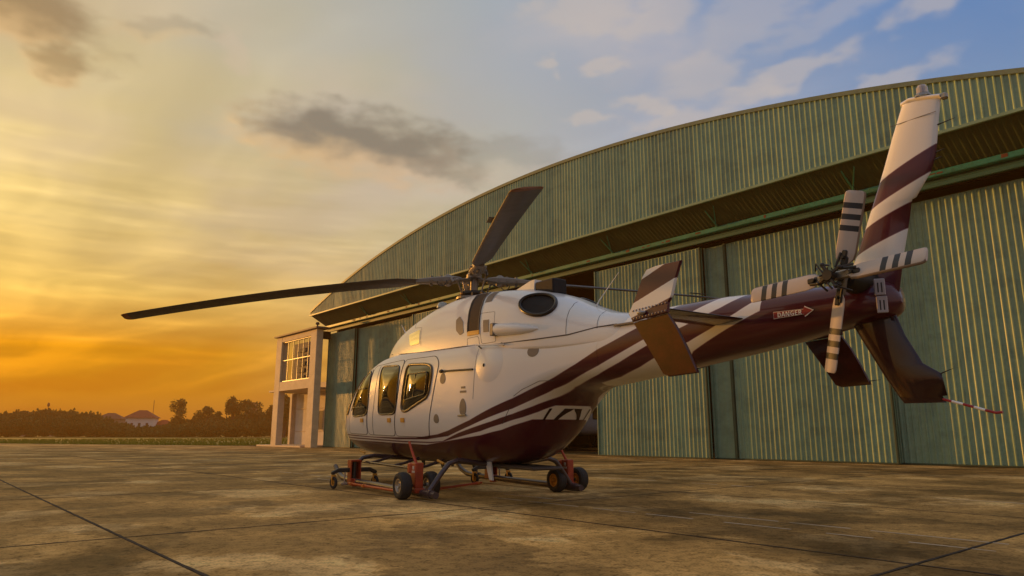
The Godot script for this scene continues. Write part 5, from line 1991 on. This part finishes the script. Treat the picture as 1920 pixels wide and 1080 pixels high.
func build_wheels() -> void:
	var aft := Vector3(cos(YAW), 0, sin(YAW))
	var port := Vector3(-sin(YAW), 0, cos(YAW))
	var bas := Basis(aft, Vector3.UP, port)
	var red := tri_mat(lin(0.46, 0.06, 0.014), 0.35, 2.0, 140, 0.42)
	var redb := mat(lin(0.46, 0.06, 0.014), 0.42)
	var rubber := mat(lin(0.022, 0.018, 0.015), 0.75)
	var alu := mat(lin(0.42, 0.36, 0.28), 0.4, 0.7)
	var gold := mat(lin(0.55, 0.26, 0.03), 0.4, 0.3)
	var blk := mat(lin(0.030, 0.024, 0.018), 0.5)
	var orange := mat(lin(0.55, 0.15, 0.015), 0.45)
	var lab := mat(lin(0.55, 0.46, 0.38), 0.6)
	var rear := [
		[0.70, -1.0, "red jack post between two fat tyres at the aft end of the near skid", alu],
		[0.86, 1.0, "red jack post between two fat tyres at the aft end of the far skid", gold],
	]
	for q in rear:
		var s: float = q[1]
		var at_ := Vector3(PX, 0, -PD) + bas * H(q[0], s * 1.30, 0.0)
		var t := thing("wheel_jack", q[2], "wheel jack", Transform3D(bas, at_), "wheel jacks clamped to the rear of the skids")
		var mb := MB.new()
		mb.box(Vector3(0, 0.30, 0.0), Vector3(0.17, 0.40, 0.13), 0.012)
		mb.box(Vector3(0.0, 0.115, 0.0), Vector3(0.24, 0.07, 0.16), 0.015)
		part("post", mb, red, t)
		mb = MB.new()
		mb.box(Vector3(-0.11, 0.42, 0.02), Vector3(0.10, 0.15, 0.13), 0.02)
		part("valve_box", mb, redb, t)
		for e in [-1.0, 1.0]:
			mb = MB.new()
			mb.box(Vector3(0.02, 0.43, e * 0.067), Vector3(0.05, 0.05, 0.012), 0.01)
			part("knob", mb, lab, t)
			mb = MB.new()
			mb.box(Vector3(0.02, 0.375, e * 0.0665), Vector3(0.09, 0.03, 0.006), 0.001)
			part("label_plate", mb, lab, t)
			var mt := MB.new()
			var mr := MB.new()
			wheel(mt, mr, Vector3(0, 0.187, e * 0.22), Vector3(0, 0, 1), 0.19, 0.165)
			var w := part("wheel", mt, rubber, t)
			part("rim", mr, q[3], w)
		mb = MB.new()
		mb.tube([Vector3(0, 0.187, -0.22), Vector3(0, 0.187, 0.22)], 0.022, 8)
		part("axle", mb, blk, t)
		mb = MB.new()
		mb.tube([Vector3(-0.03, 0.49, 0), Vector3(-0.14, 0.66, 0.02), Vector3(-0.22, 0.79, 0.03)], [0.022, 0.018, 0.016], 8)
		part("pump_handle", mb, redb, t)
	var front := [
		[-1.78, -1.0, "red castor jack with black arms at the front of the near skid"],
		[-1.42, 1.0, "red castor jack with black arms at the front of the far skid"],
	]
	for q in front:
		var s: float = q[1]
		var at_ := Vector3(PX, 0, -PD) + bas * H(q[0], s * 1.27, 0.0)
		var t := thing("castor_jack", q[2], "castor jack", Transform3D(bas, at_), "castor jacks clamped to the front of the skids")
		var mb := MB.new()
		for e in [-1.0, 1.0]:
			mb.box(Vector3(0, 0.285, e * 0.085), Vector3(0.16, 0.37, 0.018), 0.004)
		mb.box(Vector3(0, 0.455, 0), Vector3(0.16, 0.03, 0.16), 0.006)
		mb.box(Vector3(0, 0.13, 0), Vector3(0.18, 0.06, 0.18), 0.008)
		mb.box(Vector3(-0.075, 0.30, 0), Vector3(0.012, 0.28, 0.15), 0.003)
		part("post", mb, red, t)
		mb = MB.new()
		mb.tube([Vector3(0, 0.14, 0), Vector3(0, 0.44, 0)], 0.035, 10)
		part("jack_ram", mb, blk, t)
		mb = MB.new()
		mb.box(Vector3(-0.07, 0.42, -0.03 * s), Vector3(0.08, 0.08, 0.12), 0.012)
		part("valve_box", mb, orange, t)
		for e in [-1.0, 1.0]:
			mb = MB.new()
			mb.bar(Vector3(0.0, 0.30, e * 0.08), Vector3(0.0, 0.30, e * 0.30), 0.07, 0.07, 0.01)
			mb.bar(Vector3(0.0, 0.305, e * 0.28), Vector3(0.0, 0.245, e * 0.40), 0.07, 0.06, 0.01)
			var arm := part("arm", mb, blk, t)
			mb = MB.new()
			mb.box(Vector3(0.02, 0.215, e * 0.37), Vector3(0.06, 0.03, 0.07), 0.006)
			mb.box(Vector3(0.03, 0.15, e * 0.37 + 0.032), Vector3(0.04, 0.15, 0.008), 0.002)
			mb.box(Vector3(0.03, 0.15, e * 0.37 - 0.032), Vector3(0.04, 0.15, 0.008), 0.002)
			part("fork", mb, gold, arm)
			var mt := MB.new()
			var mr := MB.new()
			wheel(mt, mr, Vector3(0.035, 0.10, e * 0.37), Vector3(0.25, 0, 1), 0.098, 0.042)
			part("castor", mt, rubber, t)
			part("castor_rim", mr, gold, t)
		mb = MB.new()
		mb.tube([Vector3(0.02, 0.07, 0.18 * -s), Vector3(0.02, 0.27, 0.17 * -s)], 0.015, 8)
		mb.box(Vector3(0.03, 0.075, 0.19 * -s), Vector3(0.10, 0.04, 0.12), 0.008)
		part("foot_pump", mb, alu, t)
		mb = MB.new()
		mb.bar(Vector3(0.02, 0.085, 0.0), Vector3(0.16, 0.10, 0.0), 0.10, 0.12, 0.012)
		part("clamp", mb, redb, t)
	# red spreader bars lying between the jacks
	for q in [[H(-1.70, -1.40, 0.085), H(0.62, -1.40, 0.085), "red bar joining the castor jack and fat tyred jack of the near skid"], [H(0.0, -1.05, 0.03), H(-1.35, 1.02, 0.03), "thin red bar lying across the concrete under the helicopter belly"]]:
		var a: Vector3 = Vector3(PX, 0, -PD) + bas * q[0]
		var b: Vector3 = Vector3(PX, 0, -PD) + bas * q[1]
		var t := thing("tow_bar", q[2], "tow bar", Transform3D(Basis(), (a + b) / 2), "red tow bars")
		var mb := MB.new()
		mb.tube([a - (a + b) / 2, b - (a + b) / 2], 0.020, 8)
		part("bar", mb, redb, t)
		mb = MB.new()
		for f in [0.06, 0.30, 0.94]:
			var c := (a - (a + b) / 2).lerp(b - (a + b) / 2, f)
			mb.box(c, Vector3(0.07, 0.055, 0.07), 0.01, Basis(Vector3.UP, 0.6))
		part("lug", mb, orange, t)

func build_hangar_craft() -> void:
	# the white helicopter that shows through the open hangar door
	var xf := Transform3D(Basis(-UD, Vector3.UP, ND), g(21.6, -6.2))
	var r := thing("helicopter", "white helicopter standing in the dark inside the open hangar", "helicopter", xf)
	var white := mat(lin(0.70, 0.68, 0.64), 0.4, 0.0, 0.5)
	var dark := mat(lin(0.02, 0.018, 0.016), 0.4)
	var mb := MB.new()
	var rs := []
	for q in [[-1.9, 0.05, 1.45, 0.05], [-1.7, 0.45, 1.5, 0.42], [-1.2, 0.75, 1.65, 0.72], [-0.3, 0.85, 1.75, 0.92], [1.0, 0.85, 1.8, 0.98], [2.0, 0.7, 1.9, 0.8], [3.0, 0.35, 2.15, 0.35], [6.5, 0.15, 2.3, 0.15]]:
		var ring := PackedVector3Array()
		for k in 28:
			var a := TAU * k / 28.0
			ring.append(Vector3(-q[0], q[2] + q[3] * signf(sin(a)) * pow(absf(sin(a)), 0.8), q[1] * signf(cos(a)) * pow(absf(cos(a)), 0.8)))
		rs.append(ring)
	mb.rings(rs)
	part("fuselage", mb, white, r)
	for q in [[1.15, 0.62], [0.25, 0.72], [-0.75, 0.72]]:
		mb = MB.new()
		mb.box(Vector3(q[0], 1.98, 0.80), Vector3(q[1], 0.62, 0.10), 0.04)
		part("window", mb, dark, r)
	mb = MB.new()
	mb.box(Vector3(-0.2, 2.86, 0), Vector3(2.4, 0.5, 0.9), 0.2)
	mb.tube([Vector3(0, 2.8, 0), Vector3(0, 3.6, 0)], 0.07, 10)
	part("engine_cowling", mb, white, r)
	mb = MB.new()
	for k in 4:
		var a := k * PI / 2 + 0.4
		mb.bar(Vector3(0, 3.6, 0), Vector3(cos(a) * 4.6, 3.5, sin(a) * 4.6), 0.26, 0.03, 0.008)
	part("main_rotor", mb, dark, r)
	for s in [-1.0, 1.0]:
		mb = MB.new()
		mb.tube([Vector3(1.9, 0.3, s), Vector3(1.5, 0.12, s), Vector3(-1.6, 0.12, s)], 0.05, 10)
		mb.tube([Vector3(0.9, 0.12, s), Vector3(0.9, 0.7, s * 0.6)], 0.04, 8)
		mb.tube([Vector3(-0.9, 0.12, s), Vector3(-0.9, 0.8, s * 0.6)], 0.04, 8)
		part("skid", mb, dark, r)

func _ready() -> void:
	var cam := Camera3D.new()
	cam.name = "camera"
	cam.position = Vector3(0, 0.9, 0)
	cam.rotation.x = atan(274.0 / 1330.0)
	cam.fov = rad_to_deg(2.0 * atan(540.0 / 1330.0))
	cam.near = 0.05
	cam.far = 4000
	add_child(cam, true)
	cam.current = true
	var env := Environment.new()
	env.background_mode = Environment.BG_SKY
	env.sky = Sky.new()
	var pano := PanoramaSkyMaterial.new()
	pano.panorama = make_sky()
	env.sky.sky_material = pano
	env.tonemap_mode = Environment.TONE_MAPPER_LINEAR
	env.tonemap_exposure = 1.0
	env.sdfgi_enabled = true
	env.ssao_enabled = true
	env.ssil_enabled = true
	env.fog_enabled = true
	env.fog_density = 0.0012
	env.fog_light_color = Color(1.0, 0.72, 0.32)
	var we := WorldEnvironment.new()
	we.name = "world"
	we.environment = env
	add_child(we, true)
	var sun := DirectionalLight3D.new()
	sun.name = "sun"
	sun.light_energy = 1.6
	sun.light_color = Color(1.0, 0.69, 0.32)
	sun.light_angular_distance = 1.5
	sun.shadow_enabled = true
	var sa := deg_to_rad(SUN_AZ)
	var se := deg_to_rad(SUN_EL)
	var to := Vector3(sin(sa) * cos(se), sin(se), -cos(sa) * cos(se))
	sun.basis = Basis.looking_at(-to, Vector3.UP)
	add_child(sun, true)
	concrete_mats()
	build_ground()
	build_hangar()
	build_annex()
	build_far()
	build_helicopter()
	build_wheels()
	build_hangar_craft()
